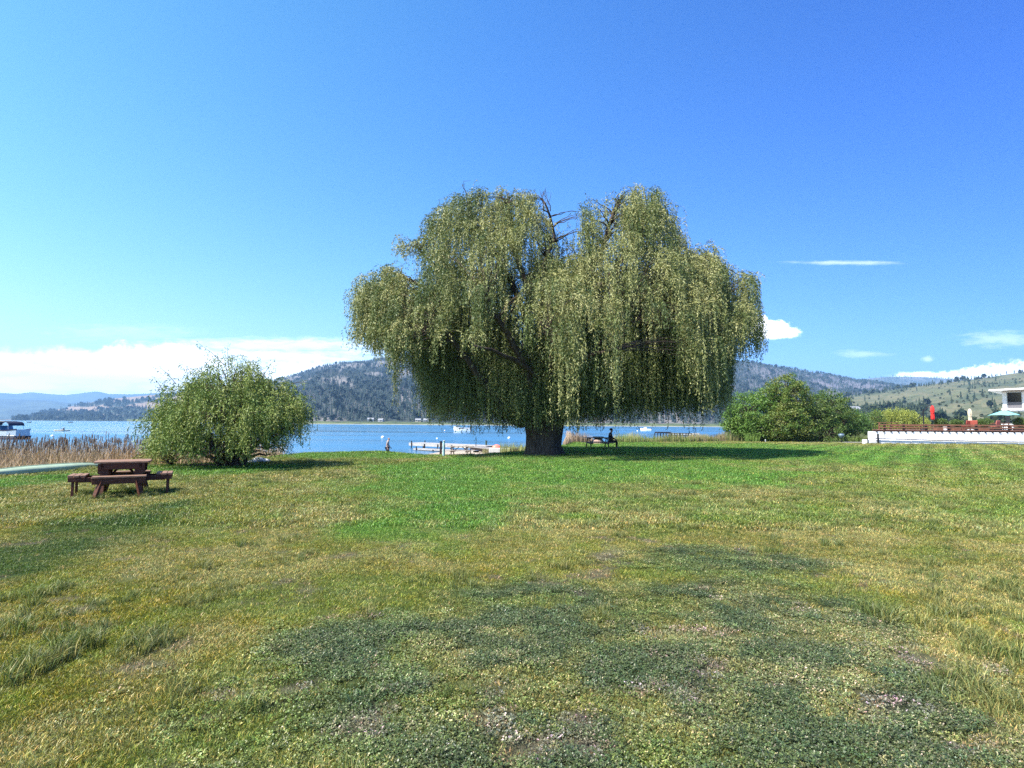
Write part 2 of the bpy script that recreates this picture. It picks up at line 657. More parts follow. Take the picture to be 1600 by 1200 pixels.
def dense_axis(lo, hi, step, far_lo, far_hi, ratio=1.22):
    a = list(np.arange(lo, hi + 1e-6, step))
    d, x = step, a[0]
    left = []
    while x > far_lo:
        d *= ratio; x -= d; left.append(x)
    d, x = step, a[-1]
    right = []
    while x < far_hi:
        d *= ratio; x += d; right.append(x)
    return np.array(left[::-1] + a + right)


gx = dense_axis(-32, 52, .3, -9000, 9000)
gy = dense_axis(0, 66, .3, -300, 14000)
GX, GY = np.meshgrid(gx, gy, indexing='xy')
X, Y = GX.ravel(), GY.ravel()
Zg = gz(X, Y)
nx, ny = len(gx), len(gy)
ii = (np.arange(ny - 1)[:, None] * nx + np.arange(nx - 1)[None, :]).ravel()
faces = np.stack([ii, ii + 1, ii + nx + 1, ii + nx], 1)
e = Y - yedge(X)
gc = lawn_color(X, Y) * .46
earth = np.tile(np.array([.12, .10, .075]), (len(X), 1))
sandw = sstep(.2, 1.2, e) * sstep(-10, -5, X) * (1 - sstep(3.5, 6, X))
edgew = sstep(.6, 2.0, e)
gc = mixc(gc, earth, edgew)
gc = mixc(gc, SAND, sandw)
ground = np_mesh('ground', np.stack([X, Y, Zg], 1), faces, vcol_ground('ground_mat', 14, .45, .9, fine=110), cols=gc, smooth=True)
tag(ground, kind='structure')

# ------------------------------------------------------------------ water
m, nt_, out = new_mat('water_mat')
p = N(nt_, 'ShaderNodeBsdfPrincipled')
p.inputs['Base Color'].default_value = (.042, .15, .27, 1)
p.inputs['Roughness'].default_value = .12
p.inputs['IOR'].default_value = 1.33
g_ = N(nt_, 'ShaderNodeNewGeometry')
mp = N(nt_, 'ShaderNodeMapping')
mp.inputs['Scale'].default_value = (.8, 1.0, 1)
nt_.links.new(g_.outputs['Position'], mp.inputs[0])
w1 = N(nt_, 'ShaderNodeTexNoise'); w1.inputs['Scale'].default_value = 1.1; w1.inputs['Detail'].default_value = 4
w2 = N(nt_, 'ShaderNodeTexNoise'); w2.inputs['Scale'].default_value = .16; w2.inputs['Detail'].default_value = 3
nt_.links.new(mp.outputs[0], w1.inputs['Vector']); nt_.links.new(mp.outputs[0], w2.inputs['Vector'])
ad = N(nt_, 'ShaderNodeMath', operation='MULTIPLY_ADD')
nt_.links.new(w2.outputs['Fac'], ad.inputs[0]); ad.inputs[1].default_value = 2.2
nt_.links.new(w1.outputs['Fac'], ad.inputs[2])
bp = N(nt_, 'ShaderNodeBump'); bp.inputs['Strength'].default_value = .65; bp.inputs['Distance'].default_value = .25
nt_.links.new(ad.outputs[0], bp.inputs['Height'])
nt_.links.new(bp.outputs[0], p.inputs['Normal'])
mp2 = N(nt_, 'ShaderNodeMapping'); mp2.inputs['Scale'].default_value = (.006, .035, 1)
nt_.links.new(g_.outputs['Position'], mp2.inputs[0])
w3 = N(nt_, 'ShaderNodeTexNoise'); w3.inputs['Scale'].default_value = 1.0; w3.inputs['Detail'].default_value = 5
nt_.links.new(mp2.outputs[0], w3.inputs['Vector'])
mr_ = N(nt_, 'ShaderNodeMapRange'); mr_.inputs['From Min'].default_value = .35; mr_.inputs['From Max'].default_value = .65; mr_.inputs['To Min'].default_value = .06; mr_.inputs['To Max'].default_value = .34
nt_.links.new(w3.outputs['Fac'], mr_.inputs['Value']); nt_.links.new(mr_.outputs['Result'], p.inputs['Roughness'])
nt_.links.new(p.outputs[0], out.inputs['Surface'])
wv = np.array([[-9000, 15, LAKE], [9000, 15, LAKE], [9000, 13000, LAKE], [-9000, 13000, LAKE]], float)
water = np_mesh('water', wv, np.array([[0, 1, 2, 3]]), m)
tag(water, kind='structure')

# ------------------------------------------------------------------ hills
HORIZ_A, HORIZ_B = 655.8, 11.4 / 1600


def hz(px):
    return HORIZ_A + HORIZ_B * px


def interp(px, tab):
    xs, ys = zip(*tab)
    return np.interp(px, xs, ys)


class Hill:
    def __init__(s, ridge, y_toe, y_ridge, seed, z_toe=None, amp=.12, pw=1.1, freq=1.0):
        s.r, s.a, s.b, s.seed, s.amp, s.pw, s.freq = ridge, y_toe, y_ridge, seed, amp, pw, freq
        s.zt = LAKE - .5 if z_toe is None else z_toe

    def pos(s, px, t):
        yt = interp(px, s.a) if isinstance(s.a, list) else s.a
        Yd = yt + (s.b - yt) * t
        zr = EYE + (hz(px) - interp(px, s.r)) / F * s.b
        up = np.clip(t, 0, 1) ** s.pw
        n = fbm(px / 60 * s.freq + t * 1.3, t * 3.0 * s.freq + px / 200, s.seed, 5) - .5
        env = np.clip(t, 0, 1) * np.clip(1 - t, 0, 1) * 4
        fine = (fbm(px / 9, t * 20, s.seed + 9, 3) - .5) * .018 * np.clip(t * 4, 0, 1)
        z = s.zt + (zr - s.zt) * (up * np.where(t > 1, 1 - (t - 1) * 1.2, 1) + n * env * s.amp * 2 + fine)
        X = (px - 800) / F * Yd
        return X, Yd, z

    def mesh(s, px0, px1, colfun, mat, nx=420, nt=70):
        px, t = np.meshgrid(np.linspace(px0, px1, nx), np.linspace(-.02, 1.35, nt), indexing='xy')
        px, t = px.ravel(), t.ravel()
        X, Yd, z = s.pos(px, t)
        ii = (np.arange(nt - 1)[:, None] * nx + np.arange(nx - 1)[None, :]).ravel()
        fc = np.stack([ii, ii + 1, ii + nx + 1, ii + nx], 1)
        o = np_mesh('hills', np.stack([X, Yd, z], 1), fc, mat, cols=colfun(px, t, X, Yd, z), smooth=True)
        tag(o, kind='structure')
        return o


hill_mat = vcol_ground('hill_mat', .02, .3, 0)
hill_mat_near = vcol_ground('hill_near_mat', .06, .35, 0)


def cconst(c, seed, v=.3, c2=None, fr=1.0):
    c = np.array(c)
    c2 = c * .6 if c2 is None else np.array(c2)

    def f(px, t, X, Yd, z):
        w = sstep(.38, .62, fbm(px / 25 * fr, t * 14 * fr, seed, 5))
        return mixc(np.tile(c, (len(px), 1)), c2, w)
    return f


H1 = Hill([(-600, 606), (0, 614), (25, 615.5), (50, 613), (80, 616), (105, 617), (130, 614), (152, 611.5), (170, 615.5), (195, 616), (230, 615), (320, 610), (420, 606), (600, 610)], 10500, 13500, 51, amp=.1)
H1.mesh(-700, 700, cconst((.10, .12, .08), 52), hill_mat, 260, 40)
H1b = Hill([(-600, 618), (0, 623.5), (40, 624.5), (80, 626), (130, 632), (200, 642), (300, 650)], 5600, 8500, 53, amp=.12)
H1b.mesh(-700, 320, cconst((.09, .11, .07), 54), hill_mat, 200, 40)
H2 = Hill([(-40, 657), (20, 655), (45, 652), (65, 645), (90, 640), (130, 631), (165, 625), (180, 622.5), (240, 617), (300, 613), (360, 606), (430, 597), (470, 590), (520, 600)], 2300, 4300, 55, amp=.16)


def h2col(px, t, X, Yd, z):
    w = sstep(.45, .56, fbm(px / 30 + t * 2, t * 7, 56, 5))
    return mixc(np.tile(np.array([.27, .20, .15]), (len(px), 1)), np.array([.045, .06, .05]), np.clip(w + (t < .16), 0, 1))


H2.mesh(-60, 520, h2col, hill_mat, 300, 60)
H3 = Hill([(300, 625), (380, 607), (420, 598), (445, 590), (470, 583), (500, 573), (530, 567), (560, 566), (600, 562), (640, 557), (700, 553), (760, 551), (850, 550), (950, 552), (1050, 556), (1100, 560), (1150, 567), (1200, 571), (1250, 578),
           (1300, 586), (1340, 594), (1380, 600), (1450, 606), (1600, 620), (1800, 640)], [(300, 1100), (700, 1000), (1200, 1100), (1800, 1300)], 3300, 57, z_toe=3.0, amp=.17, pw=.95)


def h3col(px, t, X, Yd, z):
    n = fbm(px / 40 + 2 * t, t * 9, 58, 5)
    c = np.tile(np.array([.045, .055, .045]), (len(px), 1))
    c = mixc(c, np.array([.20, .175, .16]), sstep(.5, .66, n) * .7)
    c = mixc(c, np.array([.17, .15, .17]), sstep(1120, 1220, px) * .55)
    return c


H3.mesh(300, 1800, h3col, hill_mat, 620, 80)
H4 = Hill([(1150, 612), (1250, 603), (1300, 598), (1340, 592.5), (1380, 588.5), (1415, 587.5), (1450, 588.5), (1500, 592), (1600, 600), (1800, 604), (2200, 600)], 3600, 6500, 60, z_toe=20, amp=.12)
H4.mesh(1150, 2200, cconst((.08, .09, .06), 61, c2=(.14, .13, .10)), hill_mat, 260, 50)
H5 = Hill([(1230, 652), (1280, 636), (1330, 618), (1370, 612), (1400, 608), (1440, 602.5), (1480, 597.5), (1500, 595), (1550, 589), (1600, 581), (1700, 568), (1900, 545), (2300, 520)], 420, 1500, 62, z_toe=-.6, amp=.10, pw=1.15, freq=.7)


def h5col(px, t, X, Yd, z):
    n = fbm(px / 55 + t * .5, t * 9 - px / 120, 63, 5)
    n2 = fbm(px / 14, t * 22, 64, 4)
    c = np.tile(np.array([.145, .135, .068]), (len(px), 1))
    c = mixc(c, np.array([.095, .108, .050]), sstep(.42, .58, n2) * .7)
    c = mixc(c, np.array([.075, .090, .045]), sstep(.52, .60, n) * .9)
    c = mixc(c, np.array([.06, .07, .04]), sstep(.42, .2, t) * (px < 1470) * .8)
    return c


H5.mesh(1200, 2300, h5col, hill_mat_near, 520, 120)

# far flat shore across the lake
_shore = [(-100, 2500), (60, 2200), (240, 1900), (330, 1000), (460, 690), (700, 700), (1140, 690), (1260, 640)]
px, t = np.meshgrid(np.linspace(200, 1300, 300), np.linspace(0, 1, 26), indexing='xy')
px, t = px.ravel(), t.ravel()
yt = np.interp(px, *zip(*_shore))
Yd = yt + (1450 - np.minimum(yt, 1300)) * t
zz = LAKE - .25 + np.minimum(t * 40, 1) * .8 + t * 7.5 + (fbm(px / 12, t * 9, 70, 4) - .4) * 2.4 * np.minimum(t * 3, 1)
ii = (np.arange(25)[:, None] * 300 + np.arange(299)[None, :]).ravel()
cc = mixc(np.tile(np.array([.115, .135, .05]), (len(px), 1)), np.array([.06, .08, .035]), sstep(.45, .6, fbm(px / 10, t * 18, 71, 4)))
cc = mixc(cc, np.array([.50, .46, .38]), (t < .035) * 1.0)
far_shore = np_mesh('shore', np.stack([(px - 800) / F * Yd, Yd, zz], 1), np.stack([ii, ii + 1, ii + 301, ii + 300], 1), hill_mat_near, cols=cc, smooth=True)
tag(far_shore, kind='structure')


def shore_z(px, Y):
    yt = np.interp(px, *zip(*_shore))
    t = (Y - yt) / (1450 - np.minimum(yt, 1300))
    return LAKE - .25 + np.minimum(t * 40, 1) * .8 + t * 7.5 + (fbm(px / 12, t * 9, 70, 4) - .4) * 2.4 * np.minimum(t * 3, 1)


# ------------------------------------------------------------------ geometry-node scatter
def scatter(name, pts, cols, scl, rot, idx, source_objs, kind='stuff', mat=None, label=None, tilt=None):
    n = len(pts)
    me = bpy.data.meshes.new(name)
    me.vertices.add(n)
    me.vertices.foreach_set('co', np.ascontiguousarray(pts, np.float32).ravel())
    c4 = np.ones((n, 4), np.float32); c4[:, :3] = cols
    me.attributes.new('col', 'FLOAT_COLOR', 'POINT').data.foreach_set('color', c4.ravel())
    me.attributes.new('scl', 'FLOAT_VECTOR', 'POINT').data.foreach_set('vector', np.ascontiguousarray(scl, np.float32).ravel())
    r3 = np.zeros((n, 3), np.float32); r3[:, 2] = rot
    if tilt is not None: r3[:, :2] = tilt
    me.attributes.new('rot', 'FLOAT_VECTOR', 'POINT').data.foreach_set('vector', r3.ravel())
    me.attributes.new('idx', 'INT', 'POINT').data.foreach_set('value', np.ascontiguousarray(idx, np.int32))
    o = bpy.data.objects.new(name, me)
    COL.objects.link(o)
    coll = bpy.data.collections.new(name + '_kinds')
    for s in source_objs: coll.objects.link(s)
    ng = bpy.data.node_groups.new(name + '_scatter', 'GeometryNodeTree')
    ng.interface.new_socket('Geometry', in_out='INPUT', socket_type='NodeSocketGeometry')
    ng.interface.new_socket('Geometry', in_out='OUTPUT', socket_type='NodeSocketGeometry')
    gi = ng.nodes.new('NodeGroupInput'); go = ng.nodes.new('NodeGroupOutput')
    m2p = ng.nodes.new('GeometryNodeMeshToPoints')
    iop = ng.nodes.new('GeometryNodeInstanceOnPoints')
    ci = ng.nodes.new('GeometryNodeCollectionInfo')
    ci.inputs['Collection'].default_value = coll
    ci.inputs['Separate Children'].default_value = True
    ci.inputs['Reset Children'].default_value = True

    def attr(nm, dt):
        a = ng.nodes.new('GeometryNodeInputNamedAttribute'); a.data_type = dt
        a.inputs['Name'].default_value = nm
        return a.outputs['Attribute']
    ng.links.new(gi.outputs[0], m2p.inputs['Mesh'])
    ng.links.new(m2p.outputs[0], iop.inputs['Points'])
    ng.links.new(ci.outputs[0], iop.inputs['Instance'])
    iop.inputs['Pick Instance'].default_value = True
    ng.links.new(attr('idx', 'INT'), iop.inputs['Instance Index'])
    ng.links.new(attr('rot', 'FLOAT_VECTOR'), iop.inputs['Rotation'])
    ng.links.new(attr('scl', 'FLOAT_VECTOR'), iop.inputs['Scale'])
    ng.links.new(iop.outputs[0], go.inputs[0])
    md = o.modifiers.new('scatter', 'NODES')
    md.node_group = ng
    tag(o, label=label, kind=kind)
    return o


def kind_obj(name, verts, faces, mat, cols):
    me = np_mesh(name, verts, faces, mat, cols=cols, link=False)
    return bpy.data.objects.new(name, me)


# ------------------------------------------------------------------ grass
def tuft(n, rad, hmin, hmax, w, lean, seed, tri=True):
    r = np.random.default_rng(seed)
    V_, F_, C_ = [], [], []
    for i in range(n):
        a = r.uniform(0, 2 * PI); rr = rad * math.sqrt(r.uniform())
        b = np.array([rr * math.cos(a), rr * math.sin(a), -.006])
        la = r.uniform(0, 2 * PI); h = r.uniform(hmin, hmax)
        L = np.array([math.cos(la), math.sin(la), 0]) * h * r.uniform(.1, 1) * lean
        fa = r.uniform(0, 2 * PI)
        s = np.array([math.cos(fa), math.sin(fa), 0]) * w * r.uniform(.7, 1.2) / 2
        m1 = b + L * .35 + np.array([0, 0, h * .6])
        tip = b + L * 1.1 + np.array([0, 0, h * r.uniform(.75, 1.0)])
        k = len(V_)
        V_ += [b - s, b + s, m1 + s * .85, m1 - s * .85, tip + s * .12, tip - s * .12]
        F_ += [(k, k + 1, k + 2, k + 3), (k + 3, k + 2, k + 4, k + 5)]
        v = r.uniform(.42, 1.45)
        y = r.uniform(.9, 1.15)
        if r.uniform() < .20: v, y = 1.8, 1.4
        C_ += [(v * y, v, v * .9)] * 6
    return np.array(V_), np.array(F_), np.array(C_)


def clover_tuft(n, rad, seed):
    r = np.random.default_rng(seed)
    V_, F_, C_ = [], [], []
    for i in range(n):
        a = r.uniform(0, 2 * PI); rr = rad * math.sqrt(r.uniform())
        h = r.uniform(.012, .045)
        c = np.array([rr * math.cos(a), rr * math.sin(a), h])
        v = np.array([1., 1., 1.]) * r.uniform(.45, 1.35)
        if r.uniform() < .15: v = np.array([3.6, 2.6, 4.2]) * r.uniform(.6, 1.1)
        ta = r.uniform(0, 2 * PI)
        for j in range(3):
            t = ta + j * 2 * PI / 3 + r.uniform(-.3, .3)
            d = np.array([math.cos(t), math.sin(t), r.uniform(-.6, .9)]) * r.uniform(.007, .013)
            s = np.array([-math.sin(t), math.cos(t), r.uniform(-.6, .6)]) * r.uniform(.003, .006)
            k = len(V_)
            V_ += [c, c + d * .6 + s, c + d, c + d * .6 - s]
            F_ += [(k, k + 1, k + 2, k + 3)]
            C_ += [tuple(v)] * 4
    return np.array(V_), np.array(F_), np.array(C_)


grass_mat = leaf_mat('grass_mat', 'INSTANCER', .25, .45, .35)
clover_mat = leaf_mat('clover_mat', 'INSTANCER', .15, .40, .35)
kinds = []
for i in range(4): kinds.append(kind_obj('kind_%02d' % len(kinds), *tuft(34, .07, .010, .036, .0045, 1.1, 100 + i)[:2], grass_mat, tuft(34, .07, .010, .036, .0045, 1.1, 100 + i)[2]))
for i in range(3):
    T = tuft(34, .13, .03, .07, .011, 1.0, 120 + i)
    kinds.append(kind_obj('kind_%02d' % len(kinds), T[0], T[1], grass_mat, T[2]))
for i in range(3):
    T = tuft(60, .085, .07, .20, .0065, 1.0, 140 + i)
    kinds.append(kind_obj('kind_%02d' % len(kinds), T[0], T[1], grass_mat, T[2]))
for i in range(3):
    T = clover_tuft(34, .085, 160 + i)
    kinds.append(kind_obj('kind_%02d' % len(kinds), T[0], T[1], clover_mat, T[2]))
SHORT, WIDE, TALL, CLOV = (0, 4), (4, 7), (7, 10), (10, 13)

PX, PY, PI_, PS = [], [], [], []


def wedge(y0, y1, dens, margin=1.8):
    # points on the lawn inside the strip of ground the photo looks over
    area = .96 * (y1 ** 2 - y0 ** 2) + 2 * margin * (y1 - y0)
    n = int(area * dens)
    Y = np.sqrt(RNG.uniform(y0 ** 2, y1 ** 2, n))
    X = RNG.uniform(-1, 1, n) * (.96 * Y + margin)
    return X, Y


def emit(X, Y, which, s):
    PX.append(X); PY.append(Y)
    PI_.append(RNG.integers(which[0], which[1], len(X)))
    PS.append(s)


for (a, b, d) in [(1.8, 5.0, 1100), (5.0, 9.0, 560)]:
    X, Y = wedge(a, b, d)
    f = lawn_fields(X, Y)
    keep = RNG.uniform(size=len(X)) > f[6] * .72
    bare = fbm(X * 5, Y * 5, 77, 3)
    keep &= ~((bare > .64) & (RNG.uniform(size=len(X)) < .4))
    isc = RNG.uniform(size=len(X)) < f[3] * .62
    k1 = keep & isc
    emit(X[k1], Y[k1], CLOV, RNG.uniform(.55, .95, k1.sum()))
    k2 = keep & ~isc
    emit(X[k2], Y[k2], SHORT, RNG.uniform(.6, 1.1, k2.sum()) * (1 - .25 * f[3][k2]))
for (a, b, d, s) in [(9, 16, 120, .85), (16, 30, 48, 1.15), (30, 60, 15, 1.7)]:
    X, Y = wedge(a, b, d)
    f = lawn_fields(X, Y)
    k = RNG.uniform(size=len(X)) > f[6] * .9
    emit(X[k], Y[k], WIDE, RNG.uniform(.7, 1.25, k.sum()) * s)
# longer tussocks left by the mower: each a clump of a few tall tufts
X, Y = wedge(2.6, 26, 2.9)
cl_ = fbm(X * .35, Y * .35, 88, 3)
f = lawn_fields(X, Y)
k = (cl_ > .43) & (RNG.uniform(size=len(X)) > f[3] * 1.15) & (RNG.uniform(size=len(X)) > f[0] * .95) & (RNG.uniform(size=len(X)) > f[2])
X, Y = X[k], Y[k]
sz = RNG.uniform(.30, .68, len(X)) * (1 + .35 * sstep(6, 14, Y))
for _ in range(5):
    emit(X + RNG.normal(0, .075, len(X)) * sz * 1.6, Y + RNG.normal(0, .075, len(X)) * sz * 1.6, TALL, sz * RNG.uniform(.6, 1.1, len(X)))
for (px, py, n, s) in [(90, 1025, 26, .9), (230, 1010, 18, .75), (340, 930, 12, .6), (250, 905, 12, .5), (1390, 965, 20, .75), (1530, 1085, 22, .8), (1520, 1000, 14, .8), (30, 975, 16, .8), (60, 930, 14, .7),
                       (320, 885, 10, .6), (170, 945, 12, .6), (270, 840, 8, .45), (440, 880, 9, .5), (480, 870, 8, .5), (210, 850, 10, .45), (1480, 960, 12, .7), (1580, 930, 14, .8), (1450, 900, 10, .6), (300, 945, 9, .6),
                       (150, 990, 12, .7), (830, 905, 9, .5), (900, 865, 7, .4), (1350, 930, 8, .55), (1590, 1040, 14, .8), (1250, 860, 8, .5), (620, 870, 6, .45)]:
    x0, y0 = gnd(px, py)
    emit(RNG.normal(x0, .10, n), RNG.normal(y0, .16, n), TALL, RNG.uniform(.5, 1.1, n) * s)
tcx, tcy = (199 - 800) / F * 13.0, 13.0
for dx_, dy_ in [(-.36, -.62), (.30, -.40), (-.62, -.12), (.78, .28), (-.85, -.62), (.85, .62), (.1, .2), (-.2, .5), (.5, .7)]:
    emit(RNG.normal(tcx + dx_, .12, 8), RNG.normal(tcy + dy_, .12, 8), TALL, RNG.uniform(.4, .75, 8))
wx_ = RNG.uniform(32.0, 52.0, 420)
emit(wx_, RNG.uniform(51.2, 51.7, 420), TALL, RNG.uniform(.5, 1.2, 420))
X, Y, I, S = np.concatenate(PX), np.concatenate(PY), np.concatenate(PI_), np.concatenate(PS)
e = Y - yedge(X)
k = (e < .9) & ~((X > 31.5) & (Y > 51.72)) & ~((Y > 55.6) & (Y < 57.6) & (X > 20))
X, Y, I, S = X[k], Y[k], I[k], S[k]
fl_ = lawn_fields(X, Y)
C = lawn_color(X, Y, fl_)
# single tufts are either green or straw; the mix, not a blend, makes the dry patches
dryp = np.clip(.20 + .5 * sstep(.42, .62, fbm(X * .9, Y * .9, 41, 5)) + .35 * sstep(.48, .64, fbm(X * 3.1, Y * 3.1, 43, 4)) - .75 * fl_[0] - .6 * fl_[2] - .25 * fl_[1], .03, .8)
dryp = np.where(fl_[3] > .4, .24, dryp)
sel = RNG.uniform(size=len(X))
straw = (sel < dryp * np.where(Y < 9, .26, .42)) & ~((I >= CLOV[0]) & (sel > .02))
C = np.where(straw[:, None], C * .35 + np.array([.315, .325, .145]) * .65, C * .88 + np.array([.085, .150, .030]) * .12)
v = RNG.uniform(.62, 1.40, len(X))
C = C * v[:, None] * np.stack([RNG.uniform(.85, 1.2, len(X)), np.ones(len(X)), RNG.uniform(.8, 1.2, len(X))], 1)
tall = I >= TALL[0]
tall &= I < TALL[1]
tt_ = vnoise(X[tall] * 1.7, Y[tall] * 1.7, 55)[:, None]
C[tall] = C[tall] * .22 + (np.array([.065, .120, .030]) * (1 - tt_) + np.array([.185, .205, .075]) * tt_) * .78
Z = gz(X, Y)
scatter('grass', np.stack([X, Y, Z], 1), C, np.stack([S, S, S], 1), RNG.uniform(0, 2 * PI, len(X)), I, kinds)
print('grass tufts', len(X))


# ------------------------------------------------------------------ foliage builders
def leaf_quads(P, D, L, Wd, rng):
    """rhombic leaves at P along unit D; returns verts, faces"""
    n = len(P)
    R_ = rng.normal(size=(n, 3))
    S_ = np.cross(D, R_)
    S_ /= (np.linalg.norm(S_, axis=1, keepdims=True) + 1e-9)
    S_ *= (Wd / 2)[:, None]
    A = P
    T = P + D * L[:, None]
    Mid = P + D * (L * .45)[:, None]
    V_ = np.stack([A, Mid + S_, T, Mid - S_], 1).reshape(-1, 3)
    F_ = np.arange(4 * n).reshape(n, 4)
    return V_, F_


def willow_strands(starts, outd, arc, total, rng, step=.09, per=2, leafL=(.09, .15), leafW=(.020, .034), sway=.05, th0=(.1, .9), spread=.55):
    """drooping shoots: start, bend over outward, hang; leaves all the way down"""
    n = len(starts)
    th = rng.uniform(th0[0], th0[1], n)
    mx = int(math.ceil(total.max() / step)) + 1
    P = starts.copy()
    outP, outD, outS = [], [], []
    ph = rng.uniform(0, 6.28, (n, 2))
    for i in range(mx):
        u = i * step
        live = u < total
        tt = np.clip(u / arc, 0, 1)
        ang = th + (-PI / 2 * .985 - th) * (tt * tt * (3 - 2 * tt))
        h = np.cos(ang)[:, None]
        d = np.concatenate([outd * h, np.sin(ang)[:, None]], 1)
        sw = np.stack([np.sin(u * 1.7 + ph[:, 0]), np.cos(u * 1.3 + ph[:, 1]), np.zeros(n)], 1) * sway
        d = d + sw
        d /= np.linalg.norm(d, axis=1, keepdims=True)
        P = P + d * step
        idx = np.nonzero(live & (u > .05))[0]
        for _ in range(per):
            dd = d[idx] + rng.normal(size=(len(idx), 3)) * spread
            dd /= np.linalg.norm(dd, axis=1, keepdims=True)
            outP.append(P[idx] + rng.normal(size=(len(idx), 3)) * .02)
            outD.append(dd); outS.append(idx)
    P = np.concatenate(outP); D = np.concatenate(outD); S_ = np.concatenate(outS)
    L = rng.uniform(*leafL, len(P)); Wd = rng.uniform(*leafW, len(P))
    return P, D, L, Wd, S_


bark_mat = simple('bark_mat', (.085, .064, .050), .95, .7, 4.0, bump=1.0, spec=.15, stretch=(3, 3, .45))
willow_mat = leaf_mat('willow_leaf_mat', trans=.10, rough=.50, spec=.28)

# ------------------------------------------------------------------ the big willow
TX, TY = gnd(850, 709)
TY = 30.5
TX = (850 - 800) / F * TY
TZ = gz1(TX, TY)
rng = np.random.default_rng(5)
willow = empty('weeping_willow', (TX, TY, TZ), 0, 'huge old weeping willow with a massive dark trunk, its curtains hanging over the lawn', 'tree')
# silhouette of the crown: where it tops out and where the curtains end, across its width
TOP = [(536, 486), (545, 466), (560, 441), (575, 426), (592, 414), (612, 407), (632, 409), (650, 424), (664, 420), (672, 350), (682, 325), (700, 306), (725, 295), (750, 289), (785, 281), (815, 289), (840, 299), (862, 313), (868, 345), (874, 392),
       (889, 392), (893, 350), (901, 320), (920, 297), (938, 303), (960, 294), (990, 282), (1015, 292), (1040, 314), (1050, 345), (1056, 376), (1075, 387), (1100, 377), (1120, 389), (1150, 396), (1164, 405), (1170, 440), (1176, 490), (1184, 530)]
BOT = [(536, 520), (560, 535), (600, 560), (640, 580), (668, 625), (690, 672), (720, 686), (760, 692), (800, 690), (850, 684), (900, 683), (960, 676), (1010, 673), (1060, 672), (1100, 668), (1122, 645), (1140, 600), (1160, 562), (1184, 552)]
# dark limbs that show through gaps: px, py pairs from the trunk outward, depth offsets
SHOW = [([(800, 655), (765, 610), (728, 560), (690, 512)], -1.0, -3.6, .26), ([(835, 640), (822, 580), (795, 525), (760, 478)], -1.2, -4.2, .27), ([(880, 640), (900, 585), (935, 540), (975, 505)], -1.0, -2.6, .22),
        ([(850, 640), (850, 560), (835, 470), (805, 400), (795, 320)], 0, .6, .30), ([(870, 640), (885, 560), (905, 470), (935, 400), (965, 320)], 0, .6, .28), ([(820, 650), (760, 560), (690, 470), (610, 425)], .2, .5, .24),
        ([(890, 640), (960, 560), (1040, 470), (1110, 410)], .2, .2, .24), ([(845, 650), (790, 560), (720, 470), (690, 430)], 1.5, 3.2, .2), ([(865, 650), (930, 560), (1010, 480), (1050, 430)], 1.5, 3.4, .2), ([(855, 650), (860, 560), (860, 480), (860, 420)], 2.0, 4.5, .2),
        ([(840, 560), (800, 440), (760, 380), (730, 320)], .2, .4, .16), ([(850, 520), (850, 420), (865, 370), (850, 315)], .3, .2, .14), ([(905, 480), (960, 420), (1000, 360), (1020, 320)], .4, .8, .16), ([(700, 480), (680, 420), (650, 385)], .3, .6, .10),
        ([(1040, 470), (1110, 470), (1160, 500)], .2, -.4, .12), ([(690, 470), (620, 470), (565, 460)], .4, .6, .12), ([(850, 600), (800, 560), (740, 540)], -1.5, -5.0, .16), ([(865, 600), (920, 560), (960, 545)], -1.5, -5.2, .16), ([(860, 600), (860, 540), (850, 520)], -1.5, -5.6, .15)]
limb = MB()
# trunk: broad flare, fluted
rings = []
for (z, r, dx) in [(-.25, 1.22, 0), (.0, 1.06, 0), (.18, .95, 0), (.5, .90, 0), (1.0, .90, .02), (1.5, .98, .02), (2.0, 1.06, .0), (2.5, .92, 0), (2.9, .55, 0)]:
    ring = []
    for k in range(26):
        t = 2 * PI * k / 26
        fl = 1 + .07 * math.sin(5 * t + .6) + .05 * math.sin(9 * t + z) + (.10 * max(0, math.sin(4 * t + 1)) if z < .2 else 0) + random.uniform(-.02, .02)
        ring.append((dx + math.cos(t) * r * fl, math.sin(t) * r * fl * .9, z))
    rings.append(ring)
limb.loft(rings)
base = Vector((TX, TY, TZ))
SP, SO, SA, ST, SC = [], [], [], [], []


def curve_pts(a, b, sag, n=7, jit=.0):
    """limb path from a to b: leaves a steeply, then arches over"""
    a, b = Vector(a), Vector(b)
    mid = Vector((a.x + (b.x - a.x) * .38, a.y + (b.y - a.y) * .38, a.z + (b.z - a.z) * .62 + sag))
    out = []
    for i in range(n):
        t = i / (n - 1)
        q = a * (1 - t) ** 2 + mid * 2 * t * (1 - t) + b * t * t
        if 0 < i < n - 1 and jit:
            q += Vector((random.uniform(-jit, jit), random.uniform(-jit, jit), random.uniform(-jit, jit)))
        out.append(q)
    return out


